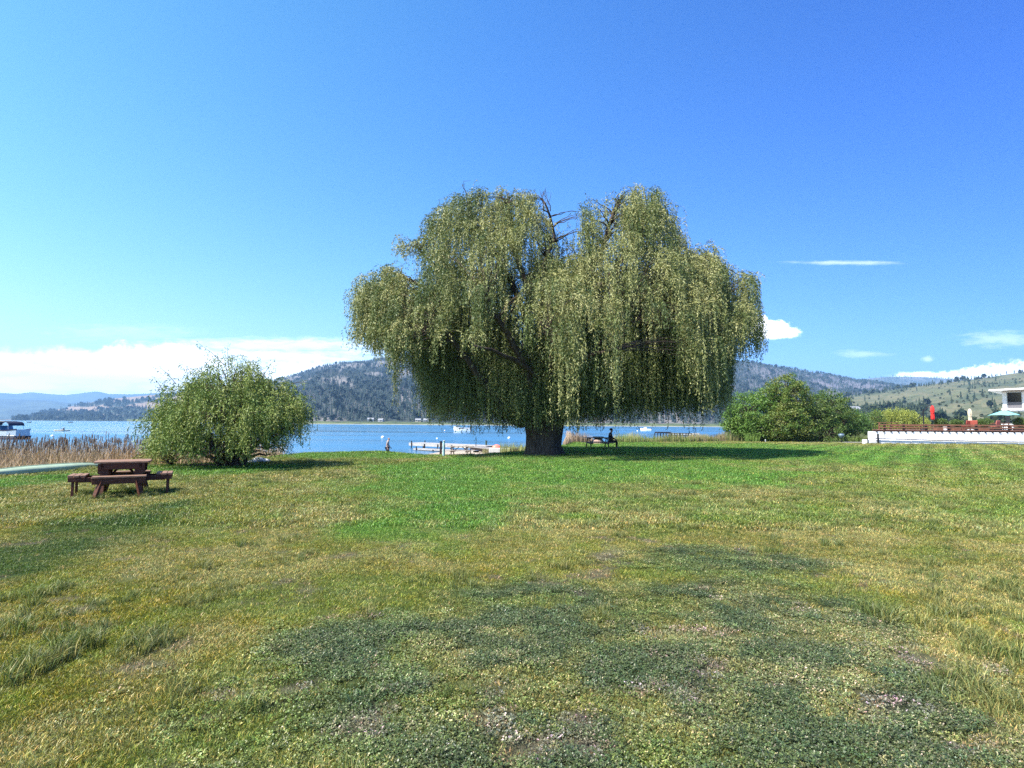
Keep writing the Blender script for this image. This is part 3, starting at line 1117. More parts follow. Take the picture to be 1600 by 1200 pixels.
LP = []                                     # limb points that branches can spring from
for path, d0, d1, rad in SHOW:
    m = len(path)
    ctrl = [at(px_, py_, TY + d0 + (d1 - d0) * k / (m - 1)) - base for k, (px_, py_) in enumerate(path)]
    if path[0][1] > 600: ctrl.insert(0, Vector((ctrl[0].x * .5, ctrl[0].y * .3, 1.7)))
    pts = []
    for k in range(len(ctrl) - 1):
        p0, p1, p2, p3 = ctrl[max(k - 1, 0)], ctrl[k], ctrl[k + 1], ctrl[min(k + 2, len(ctrl) - 1)]
        for q in range(4):
            t = q / 4
            pt = .5 * (2 * p1 + (p2 - p0) * t + (2 * p0 - 5 * p1 + 4 * p2 - p3) * t * t + (3 * p1 - p0 - 3 * p2 + p3) * t ** 3)
            pts.append(pt + Vector((random.uniform(-.07, .07), random.uniform(-.07, .07), random.uniform(-.07, .07))))
    pts.append(ctrl[-1])
    L_ = len(pts)
    limb.tube(pts, [rad * (1.12 - .80 * i_ / (L_ - 1)) for i_ in range(L_)], 10, wob=.12)
    LP += [(p_, rad * (1.12 - .80 * i_ / (L_ - 1))) for i_, p_ in enumerate(pts) if p_.z > 2.8]
LPa = np.array([p_ for p_, _ in LP])


def crown_half_depth(px, py):
    wide = 6.6 * np.sqrt(np.clip(1 - ((px - 858) / 335) ** 2, .02, 1))
    dome = np.where(px < 880, 3.3 * np.sqrt(np.clip(1 - ((px - 775) / 112) ** 2, .05, 1)), 3.3 * np.sqrt(np.clip(1 - ((px - 972) / 100) ** 2, .05, 1)))
    k_ = sstep(330, 470, py)
    return np.minimum(wide, dome + 20 * k_) * k_ + np.minimum(wide, dome) * (1 - k_)


def add_cluster(px, py, dpt, nst, tot_fun, spread=.17, outd=None, tone=None, link=True):
    q = np.array(at(px, py, TY + dpt))
    if link:
        dd = np.linalg.norm(LPa - (q - np.array(base)), axis=1) + np.maximum(0, LPa[:, 2] - (q - np.array(base))[2]) * .6
        a_, ra = LP[int(np.argmin(dd))]
        r0 = min(.05, ra * .5)
        limb.tube(curve_pts(a_, Vector(q) - base, .25, 6, .08), [r0, r0 * .8, r0 * .62, r0 * .45, r0 * .3, .006], 5, cap=False)
    st = q + rng.normal(size=(nst, 3)) * np.array([spread, spread, spread * .8])
    o_ = np.array([px - 858, dpt * F / TY * 1.0]) if outd is None else np.array(outd)
    o_ = o_ / (np.linalg.norm(o_) + 1e-6)
    od = o_ + rng.normal(size=(nst, 2)) * .75
    od /= np.linalg.norm(od, axis=1, keepdims=True)
    SP.append(st); SO.append(od); SA.append(rng.uniform(.4, 1.1, nst)); ST.append(tot_fun(st)); SC.append(np.full(nst, rng.uniform(0, 1) if tone is None else tone))


SEG = [[(690, 512), (728, 560), (765, 610), (800, 655)], [(760, 478), (795, 525), (822, 580)], [(935, 540), (905, 580)]]


def clip_gap(px, py, dpt, zb):
    """curtains that would cover one of the limbs on show stop above it"""
    if dpt > .2: return zb
    for sg in SEG:
        xs_, ys_ = [a for a, b in sg], [b for a, b in sg]
        if xs_[0] > xs_[-1]: xs_, ys_ = xs_[::-1], ys_[::-1]
        if xs_[0] - 12 < px < xs_[-1] + 8:
            yl = np.interp(px, xs_, ys_)
            if py < yl - 15 and rng.uniform() < .62:
                return max(zb, at(px, yl - rng.uniform(0, 40), TY + dpt).z)
    return zb


ncl = 2500
for i_ in range(ncl):
    px = rng.uniform(537, 1183)
    yt = interp(px, TOP) + (fbm(np.array([px / 11.]), np.array([4.4]), 321, 3)[0] - .35) * 26
    s_ = rng.uniform(-1, 1)
    s_ = np.sign(s_ + .12) * abs(s_) ** .8
    dome = yt < 378
    H_ = 105 if dome else 150
    ysh = yt + (1 - math.sqrt(max(0, 1 - s_ * s_))) * H_
    py = ysh + 6 + rng.uniform(0, 1) ** 1.7 * (150 if dome else 80)
    edge_ = px < 690 or px > 1090
    yb = interp(px, BOT) + (vnoise(np.array([px / 6.]), np.array([s_ * 3]), 331)[0] - .72) * (75 if edge_ else 46)
    if py > yb - 14: continue
    # ragged skyline and holes
    hole = fbm(np.array([px / 24.]), np.array([py / 24. + s_ * 2.5]), 123, 3)[0]
    if hole < (.50 if (px < 668 or px > 1095) else .46): continue
    # clearing with bare wood between the two domes and left of the left one
    if 640 < px < 695 and 385 < py < 440 and rng.uniform() < .8: continue
    if 780 < px < 905 and 372 < py < 408 and rng.uniform() < .55: continue
    T_ = float(crown_half_depth(px, py))
    dpt = s_ * T_
    z_bot = at(px, yb, TY + dpt).z
    deep = rng.uniform(.5, 1.3)
    longp = sstep(430, 560, py) * (.75 if abs(s_) < .55 else .5)
    if px < 668 or px > 1095: longp = .15 + .3 * sstep(425, 500, py)
    front = s_ < -.5
    def tot(st, zb0=z_bot, px=px, py=py, dpt=dpt, longp=longp, front=front, yb=yb):
        zb1 = zb0
        if front and not (888 < px < 962):
            zb1 = at(px, min(yb, 588 + rng.normal() * 26), TY + dpt).z
        zb1 = clip_gap(px, py, dpt, zb1)
        room = np.maximum(st[:, 2] - zb1, .25)
        if rng.uniform() < longp:
            return np.clip(room * rng.uniform(.55, 1.05) * rng.uniform(.72, 1.05, len(st)), .4, 8)
        return np.minimum(room, rng.uniform(.6, 2.5) * rng.uniform(.5, 1.15, len(st)) + .15)
    if rng.uniform() < (.45 if edge_ else .16) and py > 405:
        # a tassel: shoots that hang together as one rope
        yt_ = yb if (s_ > -.4 or edge_ or 888 < px < 962) else min(yb, max(py + 40, 592 + rng.normal() * 30))
        zt_ = clip_gap(px, py, dpt, at(px, yt_, TY + dpt).z)
        add_cluster(px, py, dpt, int(rng.integers(10, 20)), lambda st: np.clip((st[:, 2] - zt_) * rng.uniform(.8, 1.1) * rng.uniform(.62, 1.04, len(st)), .3, 8), rng.uniform(.035, .075))
        continue
    add_cluster(px, py, dpt, int(rng.integers(8, 17)), tot, rng.uniform(.09, .22))
# inner curtains closing the lake view; leaf colour darkened to deepen the crown's shade
for i_ in range(640):
    px = rng.uniform(672, 1120)
    py = rng.uniform(430, 610) + abs(px - 870) * -.12
    dpt = rng.uniform(-2.2, 4.2) * math.sqrt(max(.1, 1 - ((px - 870) / 290) ** 2))
    yb = interp(px, BOT) - rng.uniform(0, 1) ** 2 * 26 + (vnoise(np.array([px / 7.]), np.array([dpt * .6]), 341)[0] - .80) * 46
    zb0 = at(px, yb, TY + dpt).z
    if 800 < px < 895 and rng.uniform() < .25: continue
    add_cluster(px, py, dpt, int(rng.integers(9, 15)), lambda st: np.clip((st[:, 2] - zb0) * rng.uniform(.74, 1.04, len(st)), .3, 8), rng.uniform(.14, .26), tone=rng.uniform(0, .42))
for i_ in range(34):
    px = rng.uniform(795, 905)
    py = rng.uniform(585, 640)
    dpt = rng.uniform(-2.0, -1.1)
    zb0 = at(px, rng.uniform(655, 692), TY + dpt).z
    add_cluster(px, py, dpt, 11, lambda st: np.clip((st[:, 2] - zb0) * rng.uniform(.7, 1.05, len(st)), .3, 4), rng.uniform(.10, .2), tone=rng.uniform(0, .35))  # leaf colour kept dark here too, as shade beside the trunk
# the small tuft left of the bare twigs
for i_ in range(26):
    add_cluster(rng.uniform(630, 690), rng.uniform(374, 398) + 0, rng.uniform(-.5, 1.2), 9, lambda st: rng.uniform(.25, .9, len(st)), .14)
# the long lone tassels at the left edge
for (px, y0, y1, n) in [(622, 470, 655, 22), (640, 480, 598, 16), (606, 480, 580, 12), (668, 500, 632, 16), (585, 470, 560, 12), (560, 470, 545, 10), (652, 490, 610, 14), (1143, 500, 600, 9), (1128, 500, 648, 12), (1115, 490, 655, 14)]:
    q = at(px, y0, TY + rng.uniform(-.5, 1.0)); zb = at(px, y1, q.y).z
    st = np.array(q) + rng.normal(size=(n, 3)) * .10
    SP.append(st); SO.append(rng.normal(size=(n, 2)) * .1 + 1e-3); SA.append(np.full(n, .3)); ST.append((q.z - zb) * rng.uniform(.5, 1.0, n)); SC.append(np.full(n, rng.uniform(.3, .8)))
SP, SO, SA, ST, SC = map(np.concatenate, (SP, SO, SA, ST, SC))
# bare twigs
for (pa, pb, Yo) in [((700, 420), (652, 372), 0), ((700, 415), (640, 395), .5), ((690, 440), (655, 432), 0), ((850, 330), (843, 296), 0), ((860, 330), (848, 300), .4), ((730, 310), (722, 288), .5), ((800, 420), (900, 385), 2), ((800, 415), (795, 300), 1),
                     ((835, 400), (880, 360), 1), ((700, 430), (660, 405), .8), ((905, 410), (880, 372), 1), ((900, 408), (935, 378), 1)]:
    a, b = at(*pa, TY + Yo) - base, at(*pb, TY + Yo) - base
    limb.tube(curve_pts(a, b, .1, 6, .06), [.032, .027, .022, .016, .011, .005], 5, cap=False)
    for _ in range(3):
        t0 = random.uniform(.3, .8)
        m0 = a.lerp(b, t0)
        limb.tube([m0, m0.lerp(b, .5) + Vector((random.uniform(-.3, .3), random.uniform(-.3, .3), random.uniform(0, .3))), b + Vector((random.uniform(-.6, .6), random.uniform(-.5, .5), random.uniform(-.4, .2)))], [.014, .009, .004], 4, cap=False)
limb.build('trunk', bark_mat, willow, smooth=True)
P, D, L, Wd, S_ = willow_strands(SP, SO, SA, ST, rng, step=.105, per=2, leafL=(.10, .175), leafW=(.028, .048), spread=.55)
V_, F_ = leaf_quads(P, D, L, Wd, rng)
sc_ = SC[S_]
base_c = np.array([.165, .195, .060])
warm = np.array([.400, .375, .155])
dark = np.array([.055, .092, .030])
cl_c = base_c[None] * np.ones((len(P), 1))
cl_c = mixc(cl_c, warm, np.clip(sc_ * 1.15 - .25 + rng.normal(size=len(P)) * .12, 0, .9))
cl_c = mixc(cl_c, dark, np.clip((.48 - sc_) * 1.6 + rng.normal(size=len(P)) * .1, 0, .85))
cl_c *= rng.uniform(.86, 1.14, (len(P), 1))
cr = np_mesh('crown', V_ - np.array(base), F_, willow_mat, willow, cols=np.repeat(cl_c, 4, 0))
print('willow leaves', len(P))

# ------------------------------------------------------------------ the young willow by the reeds
rng = np.random.default_rng(6)
BX, BY = gnd(364, 729)
BZ = gz1(BX, BY)
bush = empty('willow_shrub', (BX, BY, BZ), 0, 'bushy young willow with many stems growing at the end of the reed bed', 'tree')
base = Vector((BX, BY, BZ))
blobs = [(362, 562, 56, 690, 0, 1.4, 55, 46, 10), (308, 592, 46, 712, .3, 1.3, 50, 34, 10), (265, 628, 28, 725, .2, 1.0, 45, 20, 10), (420, 592, 42, 702, .2, 1.3, 50, 36, 10), (451, 612, 22, 690, 0, .9, 40, 18, 10),
         (365, 610, 80, 728, -1.2, 1.0, 50, 44, 10), (306, 652, 46, 735, -.9, .9, 45, 32, 9), (420, 640, 48, 705, -.8, .9, 45, 26, 9), (340, 670, 50, 730, -1.3, .6, 40, 26, 8), (380, 620, 90, 720, 1.4, 1.0, 50, 30, 9), (418, 662, 30, 722, -.2, .8, 40, 18, 9), (270, 690, 35, 735, -.3, .7, 35, 18, 7),
         (254, 668, 20, 722, .3, .8, 30, 12, 8)]
SP, SO, SA, ST, SC = [], [], [], [], []
st_mb = MB()
for (px, ptop, hw, pbot, dof, ry, dh, ncl, nst) in blobs:
    Yc = BY + dof
    top = at(px, ptop, Yc)
    rx = hw * Yc / F; rzz = dh * Yc / F
    c = Vector((top.x, Yc, top.z - rzz)); zb = at(px, pbot, Yc).z
    for _ in range(2):
        a = Vector((random.uniform(-.3, .3), random.uniform(-.2, .2), -.1))
        pts = curve_pts(a, c - base + Vector((random.uniform(-.3, .3), 0, random.uniform(-.2, .5))), .3, 8, .06)
        st_mb.tube(pts, [.085 - .009 * i for i in range(8)], 7, cap=False)
    dirs = rng.normal(size=(ncl * 3, 3)); dirs[:, 2] = np.abs(dirs[:, 2])
    dirs /= np.linalg.norm(dirs, axis=1, keepdims=True); dirs = dirs[:ncl]
    cp = np.array(c) + dirs * (rng.uniform(.5, 1.0, ncl) ** .5)[:, None] * np.array([rx * .95, ry, rzz])
    for q, d in zip(cp, dirs):
        st_mb.tube([c - base, (c - base).lerp(Vector(q) - base, .55) + Vector((0, 0, .12)), Vector(q) - base], [.028, .018, .006], 4, cap=False)
        st = q + rng.normal(size=(nst, 3)) * .10
        od = d[:2] + rng.normal(size=(nst, 2)) * .6; od /= np.linalg.norm(od, axis=1, keepdims=True)
        tot = np.clip((st[:, 2] - zb) * rng.uniform(.3, .9) * rng.uniform(.6, 1.05, nst) + .2, .25, 1.6)
        SP.append(st); SO.append(od); SA.append(rng.uniform(.3, .8, nst)); ST.append(tot); SC.append(np.full(nst, rng.uniform()))
# whips standing out of the crown
for (pa, pb) in [((350, 570), (310, 536)), ((357, 575), (355, 542)), ((360, 560), (382, 556)), ((410, 590), (428, 563)), ((275, 600), (248, 572)), ((260, 620), (240, 590)), ((455, 600), (478, 598)), ((395, 575), (405, 562)), ((300, 585), (285, 568))]:
    a, b = at(*pa, BY), at(*pb, BY)
    st_mb.tube([a - base, a.lerp(b, .5) - base + Vector((0, 0, .05)), b - base], [.012, .009, .004], 4, cap=False)
    n = 9
    q = np.array([a.lerp(b, t) for t in np.linspace(.35, 1, n)])
    SP.append(q); SO.append(rng.normal(size=(n, 2)) * .5 + .01); SA.append(np.full(n, .2)); ST.append(rng.uniform(.1, .3, n)); SC.append(np.full(n, .6))
st_mb.build('stem', bark_mat, bush, smooth=True)
SP, SO, SA, ST, SC = map(np.concatenate, (SP, SO, SA, ST, SC))
P, D, L, Wd, S_ = willow_strands(SP, SO, SA, ST, rng, step=.065, per=2, leafL=(.075, .13), leafW=(.020, .034), sway=.1)
V_, F_ = leaf_quads(P, D, L, Wd, rng)
sc_ = SC[S_]
cc = np.array([.150, .215, .045])[None] * np.ones((len(P), 1))
cc = mixc(cc, np.array([.33, .34, .10]), np.clip(sc_ - .30 + rng.normal(size=len(P)) * .25, 0, .7))
cc = mixc(cc, np.array([.075, .125, .030]), np.clip(.3 - sc_ + rng.normal(size=len(P)) * .2, 0, .7))
low = sstep(BZ + .75, BZ + .2, P[:, 2]) * (P[:, 0] < BX - .6)
cc = mixc(cc, np.array([.24, .20, .045]), low * .7)
cc *= rng.uniform(.86, 1.14, (len(P), 1))
np_mesh('crown', V_ - np.array(base), F_, willow_mat, bush, cols=np.repeat(cc, 4, 0))
print('bush leaves', len(P))


# ------------------------------------------------------------------ leafy trees right of the lake, far willows, hedges
leafy_mat = leaf_mat('leafy_mat', trans=.25, rough=.5, spec=.3)


def leafy(name, basept, lobs, label, cat, col, col2, leaf=.16, dens=1.0, seed=1, group=None, trunk_r=.16, sub=None, cl_r=.34, lean_stems=4, droop=False):
    """lobs: (px, ptop, halfwidth px, height px, depth offset, depth radius)"""
    r = np.random.default_rng(seed)
    b = Vector(basept)
    t = empty(name, b, 0, label, cat, group)
    tm = MB()
    P, C = [], []
    for (px, ptop, hw, hh, dof, ry) in lobs:
        Yc = b.y + dof
        top = at(px, ptop, Yc)
        rx, rz = hw * Yc / F, hh / 2 * Yc / F
        c = np.array([top.x, Yc, top.z - rz])
        for _ in range(max(1, lean_stems // 2)):
            tm.tube(curve_pts((r.uniform(-.3, .3), r.uniform(-.3, .3), -.1), Vector(c) - b + Vector((r.uniform(-.5, .5) * rx, 0, -.2 * rz)), .2, 7, .1), [trunk_r * (1 - .12 * i) for i in range(7)], 6, cap=False)
        ncl = int(26 * dens * max(1, rx * ry / .8))
        d = r.normal(size=(ncl, 3)); d /= np.linalg.norm(d, axis=1, keepdims=True)
        fac = r.uniform(.45, 1.0, ncl) ** .5
        lump = .8 + .42 * fbm(d[:, 0] * 2.2 + seed, d[:, 2] * 2.2 + d[:, 1], seed, 3)
        cp = c + d * (fac * lump)[:, None] * np.array([rx, ry, rz])
        for q in cp[::3]:
            tm.tube([Vector(c) - b, (Vector(c) - b).lerp(Vector(q) - b, .5) + Vector((0, 0, .1)), Vector(q) - b], [.05, .03, .01], 4, cap=False)
        n = int(34 * (cl_r / .34) ** 2)
        pts = (cp[:, None, :] + r.normal(size=(ncl, n, 3)) * np.array([cl_r, cl_r, cl_r * .6]) * .62).reshape(-1, 3)
        tone = np.repeat(r.uniform(0, 1, ncl), n)
        P.append(pts)
        C.append(mixc(np.tile(np.array(col), (len(pts), 1)), np.array(col2), tone) * r.uniform(.85, 1.15, (len(pts), 1)))
    P = np.concatenate(P); C = np.concatenate(C)
    k = P[:, 2] > b.z + .02
    P, C = P[k], C[k]
    D = r.normal(size=P.shape)
    if droop: D[:, 2] -= 1.6
    D /= np.linalg.norm(D, axis=1, keepdims=True)
    L = r.uniform(.7, 1.3, len(P)) * leaf
    V_, F_ = leaf_quads(P, D, L, L * r.uniform(.45, .7, len(P)), r)
    tm.build('trunk', bark_mat, t, smooth=True)
    np_mesh('crown', V_ - np.array(b), F_, leafy_mat, t, cols=np.repeat(C, 4, 0))
    return t


def gp(px, py):
    x, y = gnd(px, py)
    return (x, y, gz1(x, y))


g1 = (.095, .195, .036); g1b = (.175, .265, .055)
leafy('leafy_tree', gp(1212, 689.5), [(1165, 612, 34, 70, -.5, 2.2), (1190, 604, 26, 60, .5, 2.2), (1155, 635, 26, 45, -.3, 1.6), (1180, 650, 36, 40, -1.2, 1.5), (1143, 650, 14, 30, 0, 1.0)],
      'bright green spreading tree leaning toward the lake, left end of the grove', 'tree', g1, g1b, .17, 1.0, 21)
leafy('leafy_tree', gp(1240, 690), [(1228, 583, 30, 70, .5, 2.4), (1215, 600, 22, 60, 0, 2.0), (1245, 596, 20, 70, .3, 2.0), (1232, 632, 32, 56, -1.4, 1.6), (1212, 645, 28, 44, -1.6, 1.4), (1250, 640, 18, 60, .2, 1.8)],
      'tallest tree of the lakeside grove, its top tinged orange brown', 'tree', (.090, .175, .032), (.190, .205, .048), .17, 1.2, 22)
leafy('leafy_tree', gp(1292, 690), [(1290, 606, 28, 70, .3, 2.2), (1275, 618, 22, 60, -.2, 1.8), (1312, 620, 20, 60, .5, 1.8), (1285, 648, 28, 56, -1.0, 1.6), (1262, 655, 16, 46, -.5, 1.4)],
      'dull olive rounded tree right of the tallest tree in the grove', 'tree', (.075, .145, .032), (.140, .190, .048), .16, 1.2, 23)
leafy('leafy_tree', gp(1322, 689), [(1325, 637, 24, 44, -.4, 1.6), (1340, 645, 18, 36, 0, 1.4), (1312, 650, 18, 36, -.8, 1.2)],
      'low deep green bush beside the bowl pedestal at the path', 'bush', (.065, .140, .030), (.115, .200, .042), .15, 1.0, 24, trunk_r=.08)
leafy('leafy_tree', gp(1364, 686), [(1358, 646, 14, 34, 0, 1.4), (1368, 640, 10, 30, .5, 1.2)],
      'small green tree tucked behind the end of the white deck wall', 'tree', (.060, .115, .026), (.105, .160, .038), .15, 1.0, 25, trunk_r=.07)
# yellow weeping willows behind the deck
for (bx, lo, lab, seed) in [(1398, [(1381, 640, 15, 50, .4, 1.6), (1400, 637, 16, 55, 0, 1.8), (1417, 641, 12, 48, .5, 1.5)], 'yellow green weeping willow rising behind the left end of the deck railing', 31),
                            (1434, [(1434, 650, 11, 36, 0, 1.2)], 'small yellow green willow beside the black parasol post', 32)]:
    b = Vector(((bx - 800) / F * 78, 78, 0))
    r = np.random.default_rng(seed)
    t = empty('weeping_willow', b, 0, lab, 'tree')
    tm = MB()
    SP, SO, SA, ST = [], [], [], []
    for (px, ptop, hw, hh, dof, ry) in lo:
        Yc = 78 + dof; top = at(px, ptop, Yc); rx = hw * Yc / F
        tm.tube(curve_pts((0, 0, -.1), Vector((top.x, Yc, top.z - .5)) - b, .2, 6, .05), [.16, .14, .12, .1, .07, .04], 6)
        n = 260
        d = r.normal(size=(n, 3)); d[:, 2] = abs(d[:, 2]); d /= np.linalg.norm(d, axis=1, keepdims=True)
        SP.append(np.array([top.x, Yc, top.z - 1.0]) + d * np.array([rx, ry, 1.0]) * r.uniform(.6, 1, (n, 1)))
        SO.append(d[:, :2] / (np.linalg.norm(d[:, :2], axis=1, keepdims=True) + 1e-6)); SA.append(np.full(n, .5)); ST.append(r.uniform(1.0, 2.8, n))
    tm.build('trunk', bark_mat, t, smooth=True)
    P, D, L, Wd, S_ = willow_strands(*map(np.concatenate, (SP, SO, SA, ST)), r, step=.14, per=2, leafL=(.16, .24), leafW=(.05, .08))
    k = P[:, 2] > .05
    P, D, L, Wd = P[k], D[k], L[k], Wd[k]
    V_, F_ = leaf_quads(P, D, L, Wd, r)
    c = mixc(np.tile(np.array([.34, .36, .07]), (len(P), 1)), np.array([.17, .21, .045]), r.uniform(0, 1, len(P)))
    np_mesh('crown', V_ - np.array(b), F_, willow_mat, t, cols=np.repeat(c, 4, 0))


# grass clump on the bank and low green growth
def clump(name, c, n, rad, h, w, colr, col2, label=None, cat=None, seed=1, lean=.8, kind=None):
    r = np.random.default_rng(seed)
    V_, F_, C_ = [], [], []
    for i in range(n):
        a = r.uniform(0, 6.28); rr = rad * math.sqrt(r.uniform())
        b = np.array([rr * math.cos(a), rr * math.sin(a), -.03])
        hh = h * r.uniform(.5, 1.05)
        L_ = np.array([math.cos(a), math.sin(a), 0]) * hh * r.uniform(.1, 1) * lean
        f = r.uniform(0, 6.28); s = np.array([math.cos(f), math.sin(f), 0]) * w / 2
        m1 = b + L_ * .35 + np.array([0, 0, hh * .65]); tp = b + L_ + np.array([0, 0, hh * r.uniform(.7, 1)])
        k = len(V_)
        V_ += [b - s, b + s, m1 + s, m1 - s, tp + s * .1, tp - s * .1]
        F_ += [(k, k + 1, k + 2, k + 3), (k + 3, k + 2, k + 4, k + 5)]
        t = r.uniform()
        C_ += [np.array(colr) * (1 - t) + np.array(col2) * t] * 6
    o = np_mesh(name, np.array(V_), np.array(F_), leafy_mat, cols=np.array(C_))
    o.location = c
    return tag(o, label, cat, kind=kind)


cx, cy = gnd(484, 704.5)
clump('grass_clump', (cx, cy, gz1(cx, cy)), 420, .42, .62, .014, (.11, .15, .04), (.06, .11, .03), 'rounded clump of tall green grass on the bank edge against the water', 'plant', 3)


# ------------------------------------------------------------------ reeds
def reeds(name, X, Y, zb, hgt, w, lean, cA, cB, heads=0, seed=1, head_h=(.9, 1.1)):
    r = np.random.default_rng(seed)
    n = len(X)
    b = np.stack([X, Y, zb], 1)
    a = r.uniform(0, 2 * PI, n)
    Ld = np.stack([np.cos(a), np.sin(a), np.zeros(n)], 1) * (hgt * r.uniform(.05, 1, n) * lean)[:, None]
    f = r.uniform(0, 2 * PI, n)
    s = np.stack([np.cos(f), np.sin(f), np.zeros(n)], 1) * w / 2
    up = np.zeros((n, 3)); up[:, 2] = hgt
    m1 = b + Ld * .3 + up * .6
    brk = r.uniform(size=n) < .35
    tp = b + Ld * np.where(brk, 1.6, 1.0)[:, None] + up * np.where(brk, r.uniform(.3, .7, n), 1.0)[:, None]
    V_ = np.stack([b - s, b + s, m1 + s * .8, m1 - s * .8, tp + s * .2, tp - s * .2], 1).reshape(-1, 3)
    k = np.arange(n) * 6
    F_ = np.concatenate([np.stack([k, k + 1, k + 2, k + 3], 1), np.stack([k + 3, k + 2, k + 4, k + 5], 1)])
    c = mixc(np.tile(np.array(cA), (n, 1)), np.array(cB), r.uniform(0, 1, n)) * r.uniform(.7, 1.25, (n, 1))
    C_ = np.repeat(c, 6, 0)
    return V_, F_, C_


rng = np.random.default_rng(14)
n = 15000
rx_ = rng.uniform(-27, -9.5, n); ry_ = yedge(rx_) + rng.uniform(.3, 12, n) ** 1.0
k = (rx_ / ry_ < -.40) & (rx_ / ry_ > -1.05)
rx_, ry_ = rx_[k], ry_[k]
zb = np.maximum(gz(rx_, ry_), LAKE - .3)
eh = ry_ - yedge(rx_)
tops = (.02 + .50 * np.clip(eh / 4, 0, 1) + rng.normal(size=len(rx_)) * .16)
V1, F1, C1 = reeds('', rx_, ry_, zb, np.maximum(tops - zb, .35), .022, .45, (.54, .40, .26), (.33, .22, .13), seed=3)
orange = (np.abs(V1[:, 0] / V1[:, 1] + .655) < .05)
C1 = mixc(C1, np.array([.34, .17, .06]), orange * .6 * rng.uniform(0, 1, len(C1)))
# taller cattail stalks with brown heads
n = 1500
hx = rng.uniform(-27, -10, n); hy = yedge(hx) + rng.uniform(2.5, 11, n)
k = (hx / hy < -.5) & (hx / hy > -1.05)
hx, hy = hx[k], hy[k]
zb = np.maximum(gz(hx, hy), LAKE - .3)
ht = .78 + rng.normal(size=len(hx)) * .14 - zb
V2, F2, C2 = reeds('', hx, hy, zb, ht, .014, .10, (.30, .25, .16), (.20, .17, .12), seed=4)
nb = len(hx)
r4 = .016
Hd = []
for sgn in range(4):
    t = PI / 2 * sgn
    Hd.append(np.stack([hx + r4 * math.cos(t), hy + r4 * math.sin(t), zb + ht * .98 - .20], 1))
for sgn in range(4):
    t = PI / 2 * sgn
    Hd.append(np.stack([hx + r4 * math.cos(t), hy + r4 * math.sin(t), zb + ht * .98 + .02], 1))
V3 = np.stack(Hd, 1).reshape(-1, 3)
k = np.arange(nb) * 8
F3 = np.concatenate([np.stack([k + i, k + (i + 1) % 4, k + 4 + (i + 1) % 4, k + 4 + i], 1) for i in range(4)] + [np.stack([k + 4, k + 5, k + 6, k + 7], 1)])
C3 = np.tile(np.array([.085, .060, .045]), (len(V3), 1))
reed_mat = leaf_mat('reed_mat', trans=.15, rough=.7, spec=.2)
o = np_mesh('reeds', np.concatenate([V1, V2, V3]), np.concatenate([F1, F2 + len(V1), F3 + len(V1) + len(V2)]), reed_mat, cols=np.concatenate([C1, C2, C3]))
tag(o, kind='stuff')


# the far strip of reeds and weeds beyond the lawn
def strip(name, px0, px1, y_off, h, n, cA, cB, w=.03, seed=1, lean=.5, depth=3.0):
    r = np.random.default_rng(seed)
    Yb = 52.0
    X = r.uniform((px0 - 800) / F * Yb, (px1 - 800) / F * Yb, n)
    Y = yedge(X) + r.uniform(y_off, y_off + depth, n)
    zb = gz(X, Y)
    hh = h * r.uniform(.4, 1.1, n) * (.6 + .8 * vnoise(X * .8, Y * 0 + 2, seed + 5))
    V_, F_, C_ = reeds('', X, Y, zb, hh, w, lean, cA, cB, seed=seed)
    t = vnoise(X * .5, X * 0, seed + 9)
    o = np_mesh(name, V_, F_, reed_mat, cols=C_)
    return tag(o, kind='stuff')


strip('reeds', 868, 925, -1.0, .85, 1500, (.42, .32, .24), (.33, .24, .17), seed=41)
strip('reeds', 955, 1130, -.8, .75, 3600, (.42, .37, .20), (.20, .22, .06), seed=42)
strip('reeds', 1085, 1190, -1.0, .75, 2200, (.40, .31, .20), (.24, .21, .09), seed=43)
strip('weeds', 958, 1100, -1.0, .65, 1900, (.17, .22, .05), (.10, .16, .04), seed=44)
strip('weeds', 1070, 1150, -1.0, .55, 1300, (.17, .22, .05), (.12, .17, .04), seed=45)


def patch_weeds(px0, px1, Y0, Y1, h, n, cA, cB, seed, w=.03, name='weeds'):
    r = np.random.default_rng(seed)
    Y = r.uniform(Y0, Y1, n)
    X = (r.uniform(px0, px1, n) - 800) / F * Y
    zb = np.maximum(gz(X, Y), LAKE - .1)
    V_, F_, C_ = reeds('', X, Y, zb, h * r.uniform(.4, 1.1, n), w, .5, cA, cB, seed=seed)
    return tag(np_mesh(name, V_, F_, reed_mat, cols=C_), kind='stuff')


patch_weeds(782, 822, 44, 49, .85, 900, (.28, .27, .10), (.13, .17, .05), 46, name='reeds')
patch_weeds(755, 800, 47, 50, .5, 300, (.36, .30, .18), (.20, .22, .08), 47, name='reeds')
patch_weeds(1258, 1345, 57.8, 59.5, .7, 1400, (.17, .22, .05), (.09, .15, .035), 48)
patch_weeds(1130, 1260, 57.6, 60, .9, 1500, (.32, .26, .13), (.10, .15, .04), 49)
patch_weeds(740, 800, 33.0, 43.0, .16, 700, (.20, .22, .07), (.30, .27, .14), 50, w=.02, name='weeds')
patch_weeds(1163, 1186, 56.0, 57.3, .9, 500, (.17, .25, .05), (.08, .15, .03), 51)
exec_marker = 0

